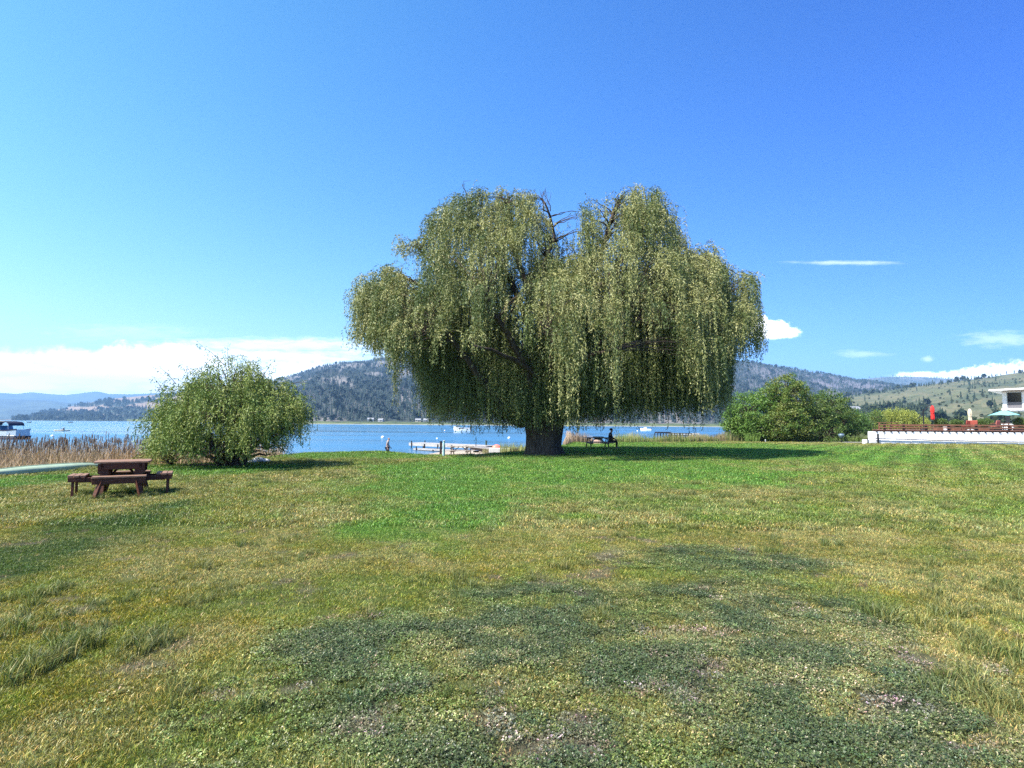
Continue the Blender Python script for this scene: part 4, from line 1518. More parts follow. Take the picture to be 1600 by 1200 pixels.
# ------------------------------------------------------------------ forests on the hills
def conifer(seed, tiers=4, n=7):
    r = np.random.default_rng(seed)
    V_, F_ = [], []
    V_ += [(-.02, -.012, -.05), (.02, -.012, -.05), (0, .024, -.05), (0, 0, .5)]
    F_ += [(0, 1, 3, 3), (1, 2, 3, 3), (2, 0, 3, 3)]
    for i in range(tiers):
        z0 = .10 + .84 * i / tiers; z1 = z0 + .9 / tiers * 1.25
        rad = (.19 - .15 * i / tiers)
        k = len(V_)
        for j in range(n):
            a = 2 * PI * j / n + r.uniform(-.3, .3)
            q = rad * r.uniform(.65, 1.2)
            V_.append((q * math.cos(a), q * math.sin(a), z0 + r.uniform(-.03, .03)))
        V_.append((r.uniform(-.01, .01), r.uniform(-.01, .01), min(z1, 1.0)))
        for j in range(n): F_.append((k + j, k + (j + 1) % n, k + n, k + n))
    return V_, [f[:3] if f[2] == f[3] else f for f in F_]


def roundtree(seed, n=46):
    r = np.random.default_rng(seed)
    P = r.normal(size=(n, 3)); P /= np.linalg.norm(P, axis=1, keepdims=True)
    P = P * r.uniform(.5, 1, (n, 1)) * np.array([.36, .36, .40]) + np.array([0, 0, .58])
    V_, F_ = [(-.03, -.02, -.05), (.03, -.02, -.05), (0, .04, -.05), (0, 0, .7)], [(0, 1, 3), (1, 2, 3), (2, 0, 3)]
    for p_ in P:
        k = len(V_)
        d1, d2 = r.normal(size=3) * .13, r.normal(size=3) * .13
        V_ += [tuple(p_ + d1), tuple(p_ + d2), tuple(p_ - d1), tuple(p_ - d2)]
        F_ += [(k, k + 1, k + 2), (k, k + 2, k + 3)]
    return V_, F_


def snag(seed):
    r = np.random.default_rng(seed)
    V_, F_ = [], []

    def spike(a, b, w):
        k = len(V_)
        a, b = np.array(a), np.array(b)
        for j in range(3):
            t = 2 * PI * j / 3
            V_.append(tuple(a + np.array([w * math.cos(t), w * math.sin(t), 0])))
        V_.append(tuple(b))
        for j in range(3): F_.append((k + j, k + (j + 1) % 3, k + 3))
    spike((0, 0, -.05), (0, 0, 1), .03)
    for i in range(14):
        z = r.uniform(.25, .9); a = r.uniform(0, 6.28); l = .22 * (1.05 - z)
        spike((0, 0, z), (l * math.cos(a), l * math.sin(a), z + .06), .03)
    return V_, F_


far_tree_mat = leaf_mat('far_tree_mat', 'INSTANCER', .0, .8, .1)
tk = []
for i, fn in enumerate([lambda: conifer(1), lambda: conifer(2, 5, 6), lambda: conifer(3, 3, 8), lambda: roundtree(4), lambda: roundtree(5), lambda: snag(6), lambda: snag(7)]):
    V_, F_ = fn()
    F_ = np.array(F_)
    vv = np.ones((len(V_), 3)) * np.random.default_rng(i).uniform(.75, 1.25, (len(V_), 1))
    tk.append((np.array(V_), F_, vv))


def tree_kinds(): return [kind_obj('tree_kind_%02d' % i, a, b, far_tree_mat, c) for i, (a, b, c) in enumerate(tk)]


def forest(name, hill, n, px0, px1, t0, t1, dens, hgt, mix, colA, colB, seed, snagc=(.20, .185, .175)):
    r = np.random.default_rng(seed)
    px = r.uniform(px0, px1, n); t = r.uniform(t0, t1, n)
    k = r.uniform(size=n) < dens(px, t)
    px, t = px[k], t[k]
    X, Y, Z = hill.pos(px, t)
    n = len(px)
    idx = np.searchsorted(np.cumsum(mix), r.uniform(size=n) * sum(mix))
    idx = np.clip(idx, 0, 6)
    c = mixc(np.tile(np.array(colA), (n, 1)), np.array(colB), r.uniform(0, 1, n))
    c[idx >= 5] = np.array(snagc) * r.uniform(.7, 1.2, ((idx >= 5).sum(), 1))
    h = hgt * r.uniform(.55, 1.25, n)
    w = h * r.uniform(.85, 1.3, n)
    return scatter(name, np.stack([X, Y, Z], 1), c, np.stack([w, w, h], 1), r.uniform(0, 6.28, n), idx, tree_kinds())


H3F = forest('forest', H3, 42000, 400, 1420, .0, 1.02, lambda px, t: np.clip(.25 + 1.2 * (fbm(px / 40 + 2 * t, t * 9, 58, 5) < .56) + .5 * (t < .25), 0, 1) * (1 - .45 * sstep(1130, 1220, px)),
             14, [.3, .25, .2, .04, .04, .1, .08], (.020, .034, .030), (.045, .058, .045), 91)
H2F = forest('forest', H2, 5000, 20, 520, .0, 1.0, lambda px, t: sstep(.47, .56, fbm(px / 30 + t * 2, t * 7, 56, 5)) + (t < .16) * .8 + .03, 20, [.35, .25, .2, .1, .1, 0, 0], (.025, .042, .036), (.04, .055, .045), 92)
H4F = forest('forest', H4, 6000, 1200, 1560, .2, 1.0, lambda px, t: .25 + .7 * (fbm(px / 25, t * 14, 61, 5) < .5), 20, [.4, .3, .3, 0, 0, 0, 0], (.03, .045, .03), (.05, .06, .04), 93)


def h5dens(px, t):
    ridge = sstep(.86, .97, t) * np.clip(interp(px, [(1280, 1), (1330, .9), (1480, .9), (1540, .9), (1555, .25), (1600, .08), (2200, .08)]), 0, 1)
    front = (t < .32) * (px < 1450) * 1.0 * (t > .02)
    shrubs = .10 * sstep(.52, .58, fbm(px / 55 + t * .5, t * 9 - px / 120, 63, 5))
    return np.clip(ridge * .55 + front * .8 * sstep(1460, 1400, px) + shrubs * .6 + .004, 0, 1)


H5F = forest('forest', H5, 7000, 1240, 1700, .02, 1.02, h5dens, 10.5, [.35, .3, .25, .05, .05, 0, 0], (.018, .032, .018), (.04, .052, .026), 94)
r = np.random.default_rng(95)
n = 800
pxs = r.uniform(1250, 1650, n); ts = r.uniform(.1, .9, n)
k = r.uniform(size=n) < np.clip(.1 + sstep(.50, .58, fbm(pxs / 55 + ts * .5, ts * 9 - pxs / 120, 63, 5)), 0, 1)
Xs, Ys, Zs = H5.pos(pxs[k], ts[k]); n = k.sum()
hs_ = r.uniform(1.5, 4.2, n)
scatter('shrubs', np.stack([Xs, Ys, Zs - hs_ * .15], 1), mixc(np.tile(np.array([.06, .075, .03]), (n, 1)), np.array([.11, .11, .05]), r.uniform(0, 1, n)), np.stack([hs_ * 1.3, hs_ * 1.3, hs_], 1), r.uniform(0, 6, n), r.integers(3, 5, n), tree_kinds())
# wooded far shore
n = 2600
pxs = r.uniform(250, 1300, n)
yt = np.interp(pxs, *zip(*_shore))
tt = r.uniform(.12, 1.05, n) ** .8
Ys = yt + (1450 - np.minimum(yt, 1300)) * tt
dn = np.clip(sstep(.62, .95, tt) + .16 * (fbm(pxs / 18, tt * 6, 99, 3) > .52), 0, 1)
k = r.uniform(size=n) < dn
pxs, Ys, tt = pxs[k], Ys[k], tt[k]; n = k.sum()
hs_ = r.uniform(5, 13, n) * (.45 + .55 * tt)
ix = r.choice([0, 1, 2, 3, 4, 5], n, p=[.15, .1, .1, .3, .25, .1])
scatter('trees', np.stack([(pxs - 800) / F * Ys, Ys, shore_z(pxs, Ys)], 1), mixc(np.tile(np.array([.035, .055, .03]), (n, 1)), np.array([.10, .115, .06]), r.uniform(0, 1, n)),
        np.stack([hs_, hs_, hs_], 1), r.uniform(0, 6, n), ix, tree_kinds())
# dark wood and scrub on the flat ground behind the deck
n = 1300
pxs = r.uniform(1290, 1720, n); Ys = r.uniform(120, 420, n)
k = r.uniform(size=n) < np.where(Ys > 300, .8, .22)
pxs, Ys = pxs[k], Ys[k]; n = k.sum()
hs_ = r.uniform(2.2, 4.2, n) * np.where(Ys > 300, 1.9, .8)
Xs = (pxs - 800) / F * Ys
scatter('trees', np.stack([Xs, Ys, gz(Xs, Ys) - .2], 1), mixc(np.tile(np.array([.028, .042, .026]), (n, 1)), np.array([.07, .085, .04]), r.uniform(0, 1, n)),
        np.stack([hs_, hs_, hs_], 1), r.uniform(0, 6, n), r.choice([0, 1, 2, 3, 4], n, p=[.1, .05, .05, .4, .4]), tree_kinds())

# single pines standing along the skyline of the right-hand hill
pine_bark = simple('pine_bark_mat', (.10, .07, .05), .9)
pine_leaf = simple('pine_needle_mat', (.030, .048, .026), .85, .4, 1.0, spec=.1)


def pine_proto(seed):
    t = empty('pine_tree', (0, 0, 0), 0, 'dark pine on the skyline of the dry hill behind the white building', 'tree', 'skyline pines on the dry hill')
    MB().tube([(0, 0, -.4), (0, 0, 3), (.1, 0, 8)], [.28, .2, .08], 6).build('trunk', pine_bark, t)
    V_, F_ = conifer(seed, 6, 8)
    mb = MB(); mb.add([(x * 9.5, y * 9.5, z * 9.5 + .6) for x, y, z in V_[4:]], [[i - 4 for i in f] for f in F_[3:]])
    mb.build('crown', pine_leaf, t)
    return t


protos = [pine_proto(71), pine_proto(72)]
r = np.random.default_rng(96)
spots = sorted(list(r.uniform(1335, 1545, 24)) + [1552, 1561, 1576, 1588])
for i, px in enumerate(spots):
    t_ = r.uniform(.90, 1.0) if px < 1545 else 1.0
    X_, Y_, Z_ = H5.pos(np.array([px]), np.array([t_]))
    o = protos[i] if i < 2 else copy_tree(protos[i % 2])
    o.location = (X_[0], Y_[0], Z_[0] - .3)
    s_ = r.uniform(.55, 1.05)
    o.scale = (s_ * 1.1, s_ * 1.1, s_)
    o.rotation_euler = (0, 0, r.uniform(0, 6))

# ------------------------------------------------------------------ object materials
W_OLD = simple('old_wood_mat', (.30, .26, .22), .85, .35, 6, bump=.5, stretch=(1, 8, 8))
W_BROWN = simple('brown_stain_mat', (.080, .019, .005), .6, .45, 5, bump=.4, stretch=(1.5, 9, 9))
W_BROWNTOP = simple('pale_top_mat', (.26, .145, .090), .75, .4, 5, bump=.4, stretch=(1.5, 9, 9))  # paler brown for the tabletop and seat boards
W_ORANGE = simple('orange_wood_mat', (.24, .105, .060), .6, .3, 5, stretch=(1, 6, 6))
W_DARK = simple('dark_wood_mat', (.030, .020, .018), .6, .3, 6)
CONC = simple('white_concrete_mat', (.82, .81, .81), .8, .14, 1.6, bump=.25)
CONC_GREY = simple('grey_concrete_mat', (.52, .52, .52), .85, .2, 5)
WHITE = simple('white_paint_mat', (.82, .82, .82), .4, .06, 3)
CREAM = simple('cream_fabric_mat', (.62, .54, .38), .8, .15, 6)
RED = simple('red_fabric_mat', (.66, .035, .028), .7, .25, 5)
REDWOOD = simple('red_cushion_mat', (.40, .09, .06), .7, .3, 5)
TEAL = simple('teal_fabric_mat', (.22, .50, .47), .75, .15, 5)
BLACK = simple('black_metal_mat', (.014, .014, .016), .4, .3, 5)
DARKGLASS = simple('dark_glass_mat', (.020, .019, .024), .12, .3, 2, spec=.6)
GREYPANEL = simple('grey_panel_mat', (.16, .15, .16), .6, .1, 2)
NAVY = simple('navy_canvas_mat', (.018, .022, .05), .7, .3, 5)
ALU = simple('aluminium_mat', (.52, .54, .58), .35, .15, 4, metal=.6)
HULLW = simple('white_hull_mat', (.80, .80, .80), .25, .05, 3, spec=.5)
BLUEGLASS = simple('blue_windshield_mat', (.08, .22, .38), .1, .1, 2, spec=.6)
CANOE = simple('pale_green_hull_mat', (.36, .44, .29), .45, .18, 4, spec=.4)
TURQ = simple('pale_turquoise_mat', (.38, .58, .56), .5, .15, 5)
ROCK = simple('rock_mat', (.24, .20, .18), .9, .4, 6, bump=.6)
PALEROCK = simple('pale_rock_mat', (.60, .58, .55), .9, .25, 6, bump=.6)
CORAL = simple('coral_buoy_mat', (.80, .22, .15), .45, .1, 3)
SKIN = simple('skin_mat', (.46, .27, .19), .55, .12, 8)
SHIRT = simple('beige_shirt_mat', (.30, .27, .25), .8, .15, 8)
DARKCLOTH = simple('dark_cloth_mat', (.020, .022, .030), .8, .3, 8)
SHORTS = simple('charcoal_shorts_mat', (.035, .035, .045), .8, .3, 8)
HAIR = simple('grey_hair_mat', (.22, .20, .19), .7, .3, 20)
PATH = simple('pale_path_mat', (.60, .58, .55), .9, .12, 1.2, bump=.2)
STEELBLUE = simple('blue_grey_metal_mat', (.20, .27, .34), .4, .3, 4, metal=.3)
ROOFRED = simple('red_roof_mat', (.30, .12, .09), .8, .3, 3)
ROOFGREY = simple('grey_roof_mat', (.30, .30, .31), .8, .3, 3)
HEDGE = (.075, .13, .03)

# ------------------------------------------------------------------ the brown picnic table with four seats
tx, ty = (199 - 800) / F * 13.0, 13.0
tz = gz1(tx, ty)
T = empty('picnic_table', (tx, ty, tz), math.radians(29), 'short dark brown picnic table with seats on all four sides, near the reeds', 'picnic table')
T.scale = (.94, .94, 1)
mb = MB()
for i in range(6):
    mb.box((0, -.375 + i * .15, .745), (1.12 if i not in (0, 5) else 1.06, .142, .04), bev=.006)
mb.build('tabletop', W_BROWNTOP, T)
for sy in (-1, 1): MB().box((0, sy * .42, .655), (.92, .04, .13), bev=.005).build('apron', W_BROWN, T)
for sx in (-1, 1):
    # shaped end support: curved brackets under the top, waist, splayed feet
    prof = [(-.44, .72), (.44, .72), (.44, .62), (.33, .56), (.25, .44), (.29, .25), (.40, .02), (.26, .02), (.14, .22), (-.14, .22), (-.26, .02), (-.40, .02), (-.29, .25), (-.25, .44), (-.33, .56), (-.44, .62)]
    M_ = Matrix.Translation((sx * .37, 0, 0)) @ Matrix(((0, 0, 1, 0), (1, 0, 0, 0), (0, 1, 0, 0), (0, 0, 0, 1)))
    MB().prism(prof, -.03, .03, M_).build('end_support', W_BROWN, T)
    # brackets under the near and far edges
    for sy in (-1, 1):
        pr = [(sx * .46, .60), (sx * .46, .52), (sx * .38, .45), (sx * .37, .30), (sx * .26, .30), (sx * .25, .60)]
        M2 = Matrix.Translation((0, sy * .40, 0)) @ Matrix(((1, 0, 0, 0), (0, 0, 1, 0), (0, 1, 0, 0), (0, 0, 0, 1)))
        MB().prism(pr, -.02, .02, M2).build('bracket', W_BROWN, T)
mb = MB()
mb.bar((-.36, 0, .30), (-.02, 0, .70), .07, .045).bar((.36, 0, .30), (.02, 0, .70), .07, .045)
mb.build('brace', W_BROWN, T)
for sy in (-1, 1):
    mb = MB()
    y0 = sy * .72
    mb.box((0, y0 - .065, .455), (1.04, .12, .04), bev=.006).box((0, y0 + .065, .455), (1.04, .12, .04), bev=.006)
    s_ = mb.build('seat', W_BROWNTOP, T)
    s_['label'] = 'front seat plank on the near side' if sy < 0 else 'back seat plank behind the table'
    MB().box((0, y0 + sy * .09, .372), (1.02, .04, .125), bev=.005).build('seat_apron', W_BROWN, T)
    for sx in (-1, 1):
        MB().bar((sx * .45, y0 + sy * .14, .0), (sx * .33, y0 + sy * .05, .435), .12, .05).build('seat_leg', W_BROWN, T)
for sy in (-.28, .28):
    MB().box((0, sy, .372), (1.76, .045, .105), bev=.005).build('cross_beam', W_BROWN, T)
for sx in (-1, 1):
    mb = MB()
    x0 = sx * .86
    for k_ in range(3):
        cut = .0 if k_ == 1 else .04
        mb.box((x0 + (k_ - 1) * .115, 0, .457), (.108, .70 - cut * 2, .045), bev=.008)
    mb.build('end_seat', W_BROWNTOP, T)
    for sy in (-1, 1):
        MB().box((x0, sy * .30, .385), (.32, .04, .10), bev=.005).build('end_seat_apron', W_BROWN, T)
        MB().bar((x0 + sx * .07, sy * .28, 0), (x0 + sx * .07, sy * .25, .36), .05, .06, bev=.004).build('end_seat_leg', W_BROWN, T)


def aframe_table(loc, rz, label, mat, top_mat, L=1.83):
    t = empty('picnic_table', loc, rz, label, 'picnic table')
    mb = MB()
    for i in range(5): mb.box((0, -.30 + i * .15, .74), (L, .138, .04), bev=.005)
    mb.build('tabletop', top_mat, t)
    for sy in (-1, 1):
        MB().box((0, sy * .68 - .065, .44), (L, .12, .04), bev=.005).box((0, sy * .68 + .065, .44), (L, .12, .04), bev=.005).build('seat', top_mat, t)
    for sx in (-1, 1):
        x = sx * (L / 2 - .32)
        mb = MB()
        mb.bar((x, -.62, 0), (x, -.24, .72), .045, .10).bar((x + .05 * sx, .62, 0), (x + .05 * sx, .24, .72), .045, .10)
        mb.bar((x - .05 * sx, -.80, .38), (x - .05 * sx, .80, .38), .045, .10).bar((x - .05 * sx, -.36, .69), (x - .05 * sx, .36, .69), .045, .07)
        mb.build('end_frame', mat, t)
    mb = MB()
    for sx in (-1, 1): mb.bar((sx * (L / 2 - .38), 0, .38), (sx * .12, 0, .70), .09, .04)
    mb.build('brace', mat, t)
    return t


x2, y2 = (721 - 800) / F * 42, 42.0
aframe_table((x2, y2, gz1(x2, y2)), math.radians(-8), 'weathered grey picnic table on the sand in front of the long dock', simple('weathered_dark_mat', (.10, .075, .06), .85, .3, 6), W_OLD)
x3, y3 = (934 - 800) / F * 38, 38.0
T3Z = gz1(x3, y3)
aframe_table((x3, y3, T3Z), math.radians(6), 'picnic table in the shade right of the big trunk, a person sitting at its end', W_DARK, W_OLD)

# ------------------------------------------------------------------ canoe, boats
def hull_rings(L, Wd, Dp, n=15, m=13, fine=1.6, rocker=.08, sheer=.12, flat=.5):
    rings = []
    for i in range(n):
        u = -1 + 2 * i / (n - 1)
        w = Wd / 2 * max(.02, (1 - abs(u) ** fine))
        zk = rocker * abs(u) ** 3
        ring = []
        for k in range(m):
            a = PI * k / (m - 1)
            y = -math.cos(a) * w
            z = Dp - (Dp - zk) * math.sin(a) ** flat + sheer * abs(u) ** 2.5 * abs(math.cos(a))
            ring.append((u * L / 2, y, z))
        rings.append(ring)
    return rings


cx0, cy0 = -14.75, 18.1
can = empty('canoe', (cx0, cy0, gz1(cx0, cy0)), 0, 'pale green canoe lying overturned along the edge of the reeds', 'canoe')
mb = MB()
rings = hull_rings(4.6, .58, .16, 25, 13, 2.2, .16, .0, .6)
fl = [[(x, y, .22 - z) for x, y, z in rg] for rg in rings]
mb.loft(fl, cap=True)
h = mb.build('hull', CANOE, can, smooth=True)
mb = MB()
for s in (-1, 1):
    mb.tube([(x, (rg[0] if s < 0 else rg[-1])[1], (rg[0])[2]) for rg in fl for x in [rg[0][0]]], .016, 6)
mb.build('gunwale', CANOE, can)
mb = MB().tube([(rg[6][0], rg[6][1], rg[6][2] + .006) for rg in fl], .014, 6)
mb.build('keel', CANOE, can)
can.rotation_euler = (math.radians(4), math.radians(0), math.radians(79))
can.location.z += .02


def runabout(name, loc, rz, L, label, cat, top=False, windsh=True, hullm=None, stripe=None, cuddy=False):
    t = empty(name, loc, rz, label, cat)
    Wd = L * .38; D = L * .17
    rings = []
    n = 15
    for i in range(n):
        u = i / (n - 1)                     # 0 stern .. 1 bow
        w = Wd / 2 * (1 - max(0, (u - .35) / .65) ** 2.2 * .97)
        sheer = D * (1 + .35 * u ** 2)
        keel = -D * .35 * (1 - max(0, (u - .6) / .4) ** 2) + D * .5 * max(0, (u - .6) / .4) ** 2
        ring = [(-L / 2 + L * u, -w, sheer), (-L / 2 + L * u, -w * .93, sheer * .45), (-L / 2 + L * u - .02 * L * u, -w * .8, keel * .3), (-L / 2 + L * u - .05 * L * u, 0, keel),
                (-L / 2 + L * u - .02 * L * u, w * .8, keel * .3), (-L / 2 + L * u, w * .93, sheer * .45), (-L / 2 + L * u, w, sheer), (-L / 2 + L * u, w * .8, sheer + D * .10), (-L / 2 + L * u, 0, sheer + D * (.12 + .1 * (u > .5))), (-L / 2 + L * u, -w * .8, sheer + D * .10)]
        rings.append(ring)
    MB().loft(rings).build('hull', hullm or HULLW, t, smooth=False)
    if stripe:
        mb = MB()
        for s in (0, 6):
            pts = [Vector(rg[s]) + Vector((0, .012 * (-1 if s == 0 else 1), -.06)) for rg in rings]
            mb.tube(pts, .055, 6)
        mb.build('stripe', stripe, t)
    if windsh:
        mb = MB()
        zb = D * 1.2
        a = [(-.02 * L, -Wd * .40, zb), (.12 * L, -Wd * .30, zb), (.17 * L, 0, zb + .02), (.12 * L, Wd * .30, zb), (-.02 * L, Wd * .40, zb)]
        b = [(x - .07 * L, y * .9, z + D * .62) for x, y, z in a]
        for k in range(4):
            o_ = len(mb.v)
            th = Vector((.015, 0, 0))
            q = [Vector(a[k]), Vector(a[k + 1]), Vector(b[k + 1]), Vector(b[k])]
            mb.add([*q, *[v - th for v in q]], [(0, 1, 2, 3), (7, 6, 5, 4), (0, 4, 5, 1), (1, 5, 6, 2), (2, 6, 7, 3), (3, 7, 4, 0)])
        mb.build('windshield', BLUEGLASS, t)
    if cuddy:
        MB().loft([[(-.05 * L, -Wd * .30, D), (-.05 * L, Wd * .30, D), (-.05 * L, Wd * .26, D * 2.1), (-.05 * L, -Wd * .26, D * 2.1)], [(.28 * L, -Wd * .18, D), (.28 * L, Wd * .18, D), (.2 * L, Wd * .15, D * 1.7), (.2 * L, -Wd * .15, D * 1.7)]]).build('cabin', HULLW, t)
    mb = MB()
    mb.box((-.50 * L, 0, D * .9), (.10 * L, Wd * .20, D * 1.1), bev=.03).box((-.53 * L, 0, D * .1), (.05 * L, Wd * .07, D * .9))
    mb.build('outboard_motor', BLACK, t)
    return t


# pontoon-style boat at the left frame edge: silver side, dark blue band, folding canopy
bxp = at(10, 687, 78)
pt = empty('pontoon_boat', (bxp.x, 78, LAKE), math.radians(-4), 'silver pontoon boat with dark blue band and a folding canopy, moored behind the reeds', 'boat')
mb = MB()
for s in (-1, 1):
    mb.tube([(-2.9, s * .95, .12), (-2.6, s * .95, .12), (1.9, s * .95, .12), (2.35, s * .95, .22), (2.6, s * .95, .42)], [.28, .33, .33, .24, .06], 12)
mb.build('pontoon', NAVY, pt, smooth=True)
mb = MB().box((-.2, 0, .49), (5.3, 2.5, .10), bev=.02)
mb.build('deck', ALU, pt)
for s in (-1, 1):
    mb = MB()
    mb.loft([[(-2.75, s * 1.2, .54), (-2.75, s * 1.25, .54), (-2.75, s * 1.25, 1.10), (-2.75, s * 1.2, 1.10)], [(1.2, s * 1.2, .54), (1.2, s * 1.25, .54), (1.2, s * 1.25, 1.12), (1.2, s * 1.2, 1.12)], [(2.35, s * 1.0, .54), (2.35, s * 1.05, .54), (2.35, s * 1.05, 1.28), (2.35, s * 1.0, 1.28)]])
    mb.build('side_panel', ALU, pt)
    mb = MB()
    mb.loft([[(-2.8, s * 1.19, 1.105), (-2.8, s * 1.27, 1.105), (-2.8, s * 1.27, 1.22), (-2.8, s * 1.19, 1.22)], [(1.2, s * 1.19, 1.125), (1.2, s * 1.27, 1.125), (1.2, s * 1.27, 1.30), (1.2, s * 1.19, 1.30)], [(2.4, s * .99, 1.285), (2.4, s * 1.07, 1.285), (2.4, s * 1.07, 1.46), (2.4, s * .99, 1.46)]])
    mb.build('band', NAVY, pt)
mb = MB().box((2.38, 0, .95), (.05, 2.0, .8))
mb.build('front_panel', ALU, pt)
mb = MB()
for s in (-1, 1):
    for xa_, xb_ in ((-1.75, -1.85), (1.35, 1.2)): MB().tube([(xa_, s * 1.15, 1.2), (xb_, s * 1.12, 2.1), (xb_ * .8, s * 1.12, 2.34)], .026, 6).build('canopy_pole', ALU, pt)
mb = MB()
arc_ = [(-1.98, 1.85), (-1.90, 2.12), (-1.6, 2.30), (-1.0, 2.37), (.4, 2.37), (1.0, 2.30), (1.28, 2.12), (1.36, 1.85)]
mb.loft([[(x, -1.15, z), (x, 1.15, z), (x, 1.15, z + .06), (x, -1.15, z + .06)] for x, z in arc_])
mb.build('canopy', NAVY, pt)
MB().box((-.3, 0, 2.452), (1.5, 1.9, .035), bev=.01).build('canopy_panel', CREAM, pt)
mb = MB()
mb.loft([[(-.3, -.95, 1.0), (.1, -.95, 1.0), (-.2, -.95, 1.85), (-.24, -.95, 1.85)], [(-.3, .95, 1.0), (.1, .95, 1.0), (-.2, .95, 1.85), (-.24, .95, 1.85)]])
mb.build('windshield', BLUEGLASS, pt)
MB().box((-.9, .4, .95), (.6, .6, .75), bev=.05).build('console', GREYPANEL, pt)
MB().box((.9, -.3, .85), (1.2, .6, .5), bev=.05).build('bench', GREYPANEL, pt)

q = at(722, 676, 185)
runabout('motorboat', (q.x, 185, LAKE), math.radians(176), 5.6, 'white motorboat on the lake, half hidden by the left curtain of the big willow', 'boat', stripe=NAVY)
q = at(1009, 675, 230)
runabout('motorboat', (q.x, 230, LAKE), math.radians(174), 4.3, 'small white cabin boat moored beyond the dark pier', 'boat', cuddy=True, windsh=False)
q = at(46, 659.6, 560)
runabout('motorboat', (q.x, 560, LAKE), math.radians(10), 3.6, 'tiny dark boat far out on the lake above the pontoon boat', 'boat', hullm=BLACK, windsh=False)
q = at(110, 659, 620)
runabout('motorboat', (q.x, 620, LAKE), math.radians(200), 4.2, 'tiny dark speedboat close to the far shore with raised bow', 'boat', hullm=BLACK, windsh=True)


# ------------------------------------------------------------------ people
def skin(name, joints, bones, mat, parent=None, root=0, sub=2):
    me = bpy.data.meshes.new(name)
    me.from_pydata([j[0] for j in joints], bones, [])
    o = link_mesh(name, me, mat, parent)
    sk = o.modifiers.new('skin', 'SKIN')
    sk.use_smooth_shade = True
    for i, j in enumerate(joints):
        r_ = j[1]
        me.skin_vertices[0].data[i].radius = (r_, r_) if not isinstance(r_, tuple) else r_
        me.skin_vertices[0].data[i].use_root = (i == root)
    sb = o.modifiers.new('subsurf', 'SUBSURF')
    sb.levels = sub; sb.render_levels = sub
    return o


def body(J, root_name='body', parent=None):
    """J: dict of joint positions -> continuous skinned figure with hands of five fingers and a modelled head"""
    js, bs, ix = [], [], {}

    def add(n, p, r, par=None):
        ix[n] = len(js)
        js.append((tuple(p), r))
        if par is not None: bs.append((ix[par], ix[n]))
    V3 = Vector
    pel = V3(J['pelvis'])
    add('pelvis', pel, (.155, .115))
    add('waist', pel.lerp(V3(J['chest']), .45), (.135, .10), 'pelvis')
    add('chest', J['chest'], (.165, .115), 'waist')
    add('neck', J['neck'], .058, 'chest')
    fw = V3(J['face']).normalized()
    hd = V3(J['head'])
    add('chin', hd + fw * .035 + V3((0, 0, -.075)), .064, 'neck')
    add('head', hd + V3((0, 0, .02)), .095, 'chin')
    add('crown', hd + V3((0, 0, .09)) - fw * .01, .070, 'head')
    add('nose', hd + fw * .112 + V3((0, 0, -.012)), .014, 'head')
    side = fw.cross(V3((0, 0, 1)))
    for s, nm in ((1, 'earR'), (-1, 'earL')): add(nm, hd + side * s * .100 + V3((0, 0, -.01)), .018, 'head')
    for s in ('L', 'R'):
        add('sh' + s, J['sh' + s], .068, 'chest')
        add('el' + s, J['el' + s], .044, 'sh' + s)
        add('wr' + s, J['wr' + s], .028, 'el' + s)
        hdv = (V3(J['wr' + s]) - V3(J['el' + s])).normalized()
        palm = V3(J['wr' + s]) + hdv * .06
        add('pa' + s, palm, (.036, .018), 'wr' + s)
        lat = hdv.cross(V3((.3, 1, .2))).normalized()
        for f_, (off, ln) in enumerate([(-.028, .070), (-.010, .082), (.010, .078), (.027, .060)]):
            k0, k1 = palm + hdv * .040 + lat * off, palm + hdv * (.040 + ln * .55) + lat * off * 1.2
            add('f%s%d' % (s, f_), k0, .010, 'pa' + s)
            add('g%s%d' % (s, f_), k1, .009, 'f%s%d' % (s, f_))
            add('h%s%d' % (s, f_), k1 + hdv * ln * .40 + fw * .018, .007, 'g%s%d' % (s, f_))
        add('t%s' % s, palm + lat * .042 + hdv * .0 + fw * .015, .011, 'pa' + s)
        add('u%s' % s, palm + lat * .060 + hdv * .035 + fw * .02, .009, 't%s' % s)
        add('hp' + s, J['hp' + s], .098, 'pelvis')
        add('kn' + s, J['kn' + s], .062, 'hp' + s)
        add('an' + s, J['an' + s], .038, 'kn' + s)
        add('to' + s, V3(J['an' + s]) + V3(J.get('toe', J['face'])).normalized() * .15 + V3((0, 0, -.045)), (.040, .026), 'an' + s)
    return js, bs


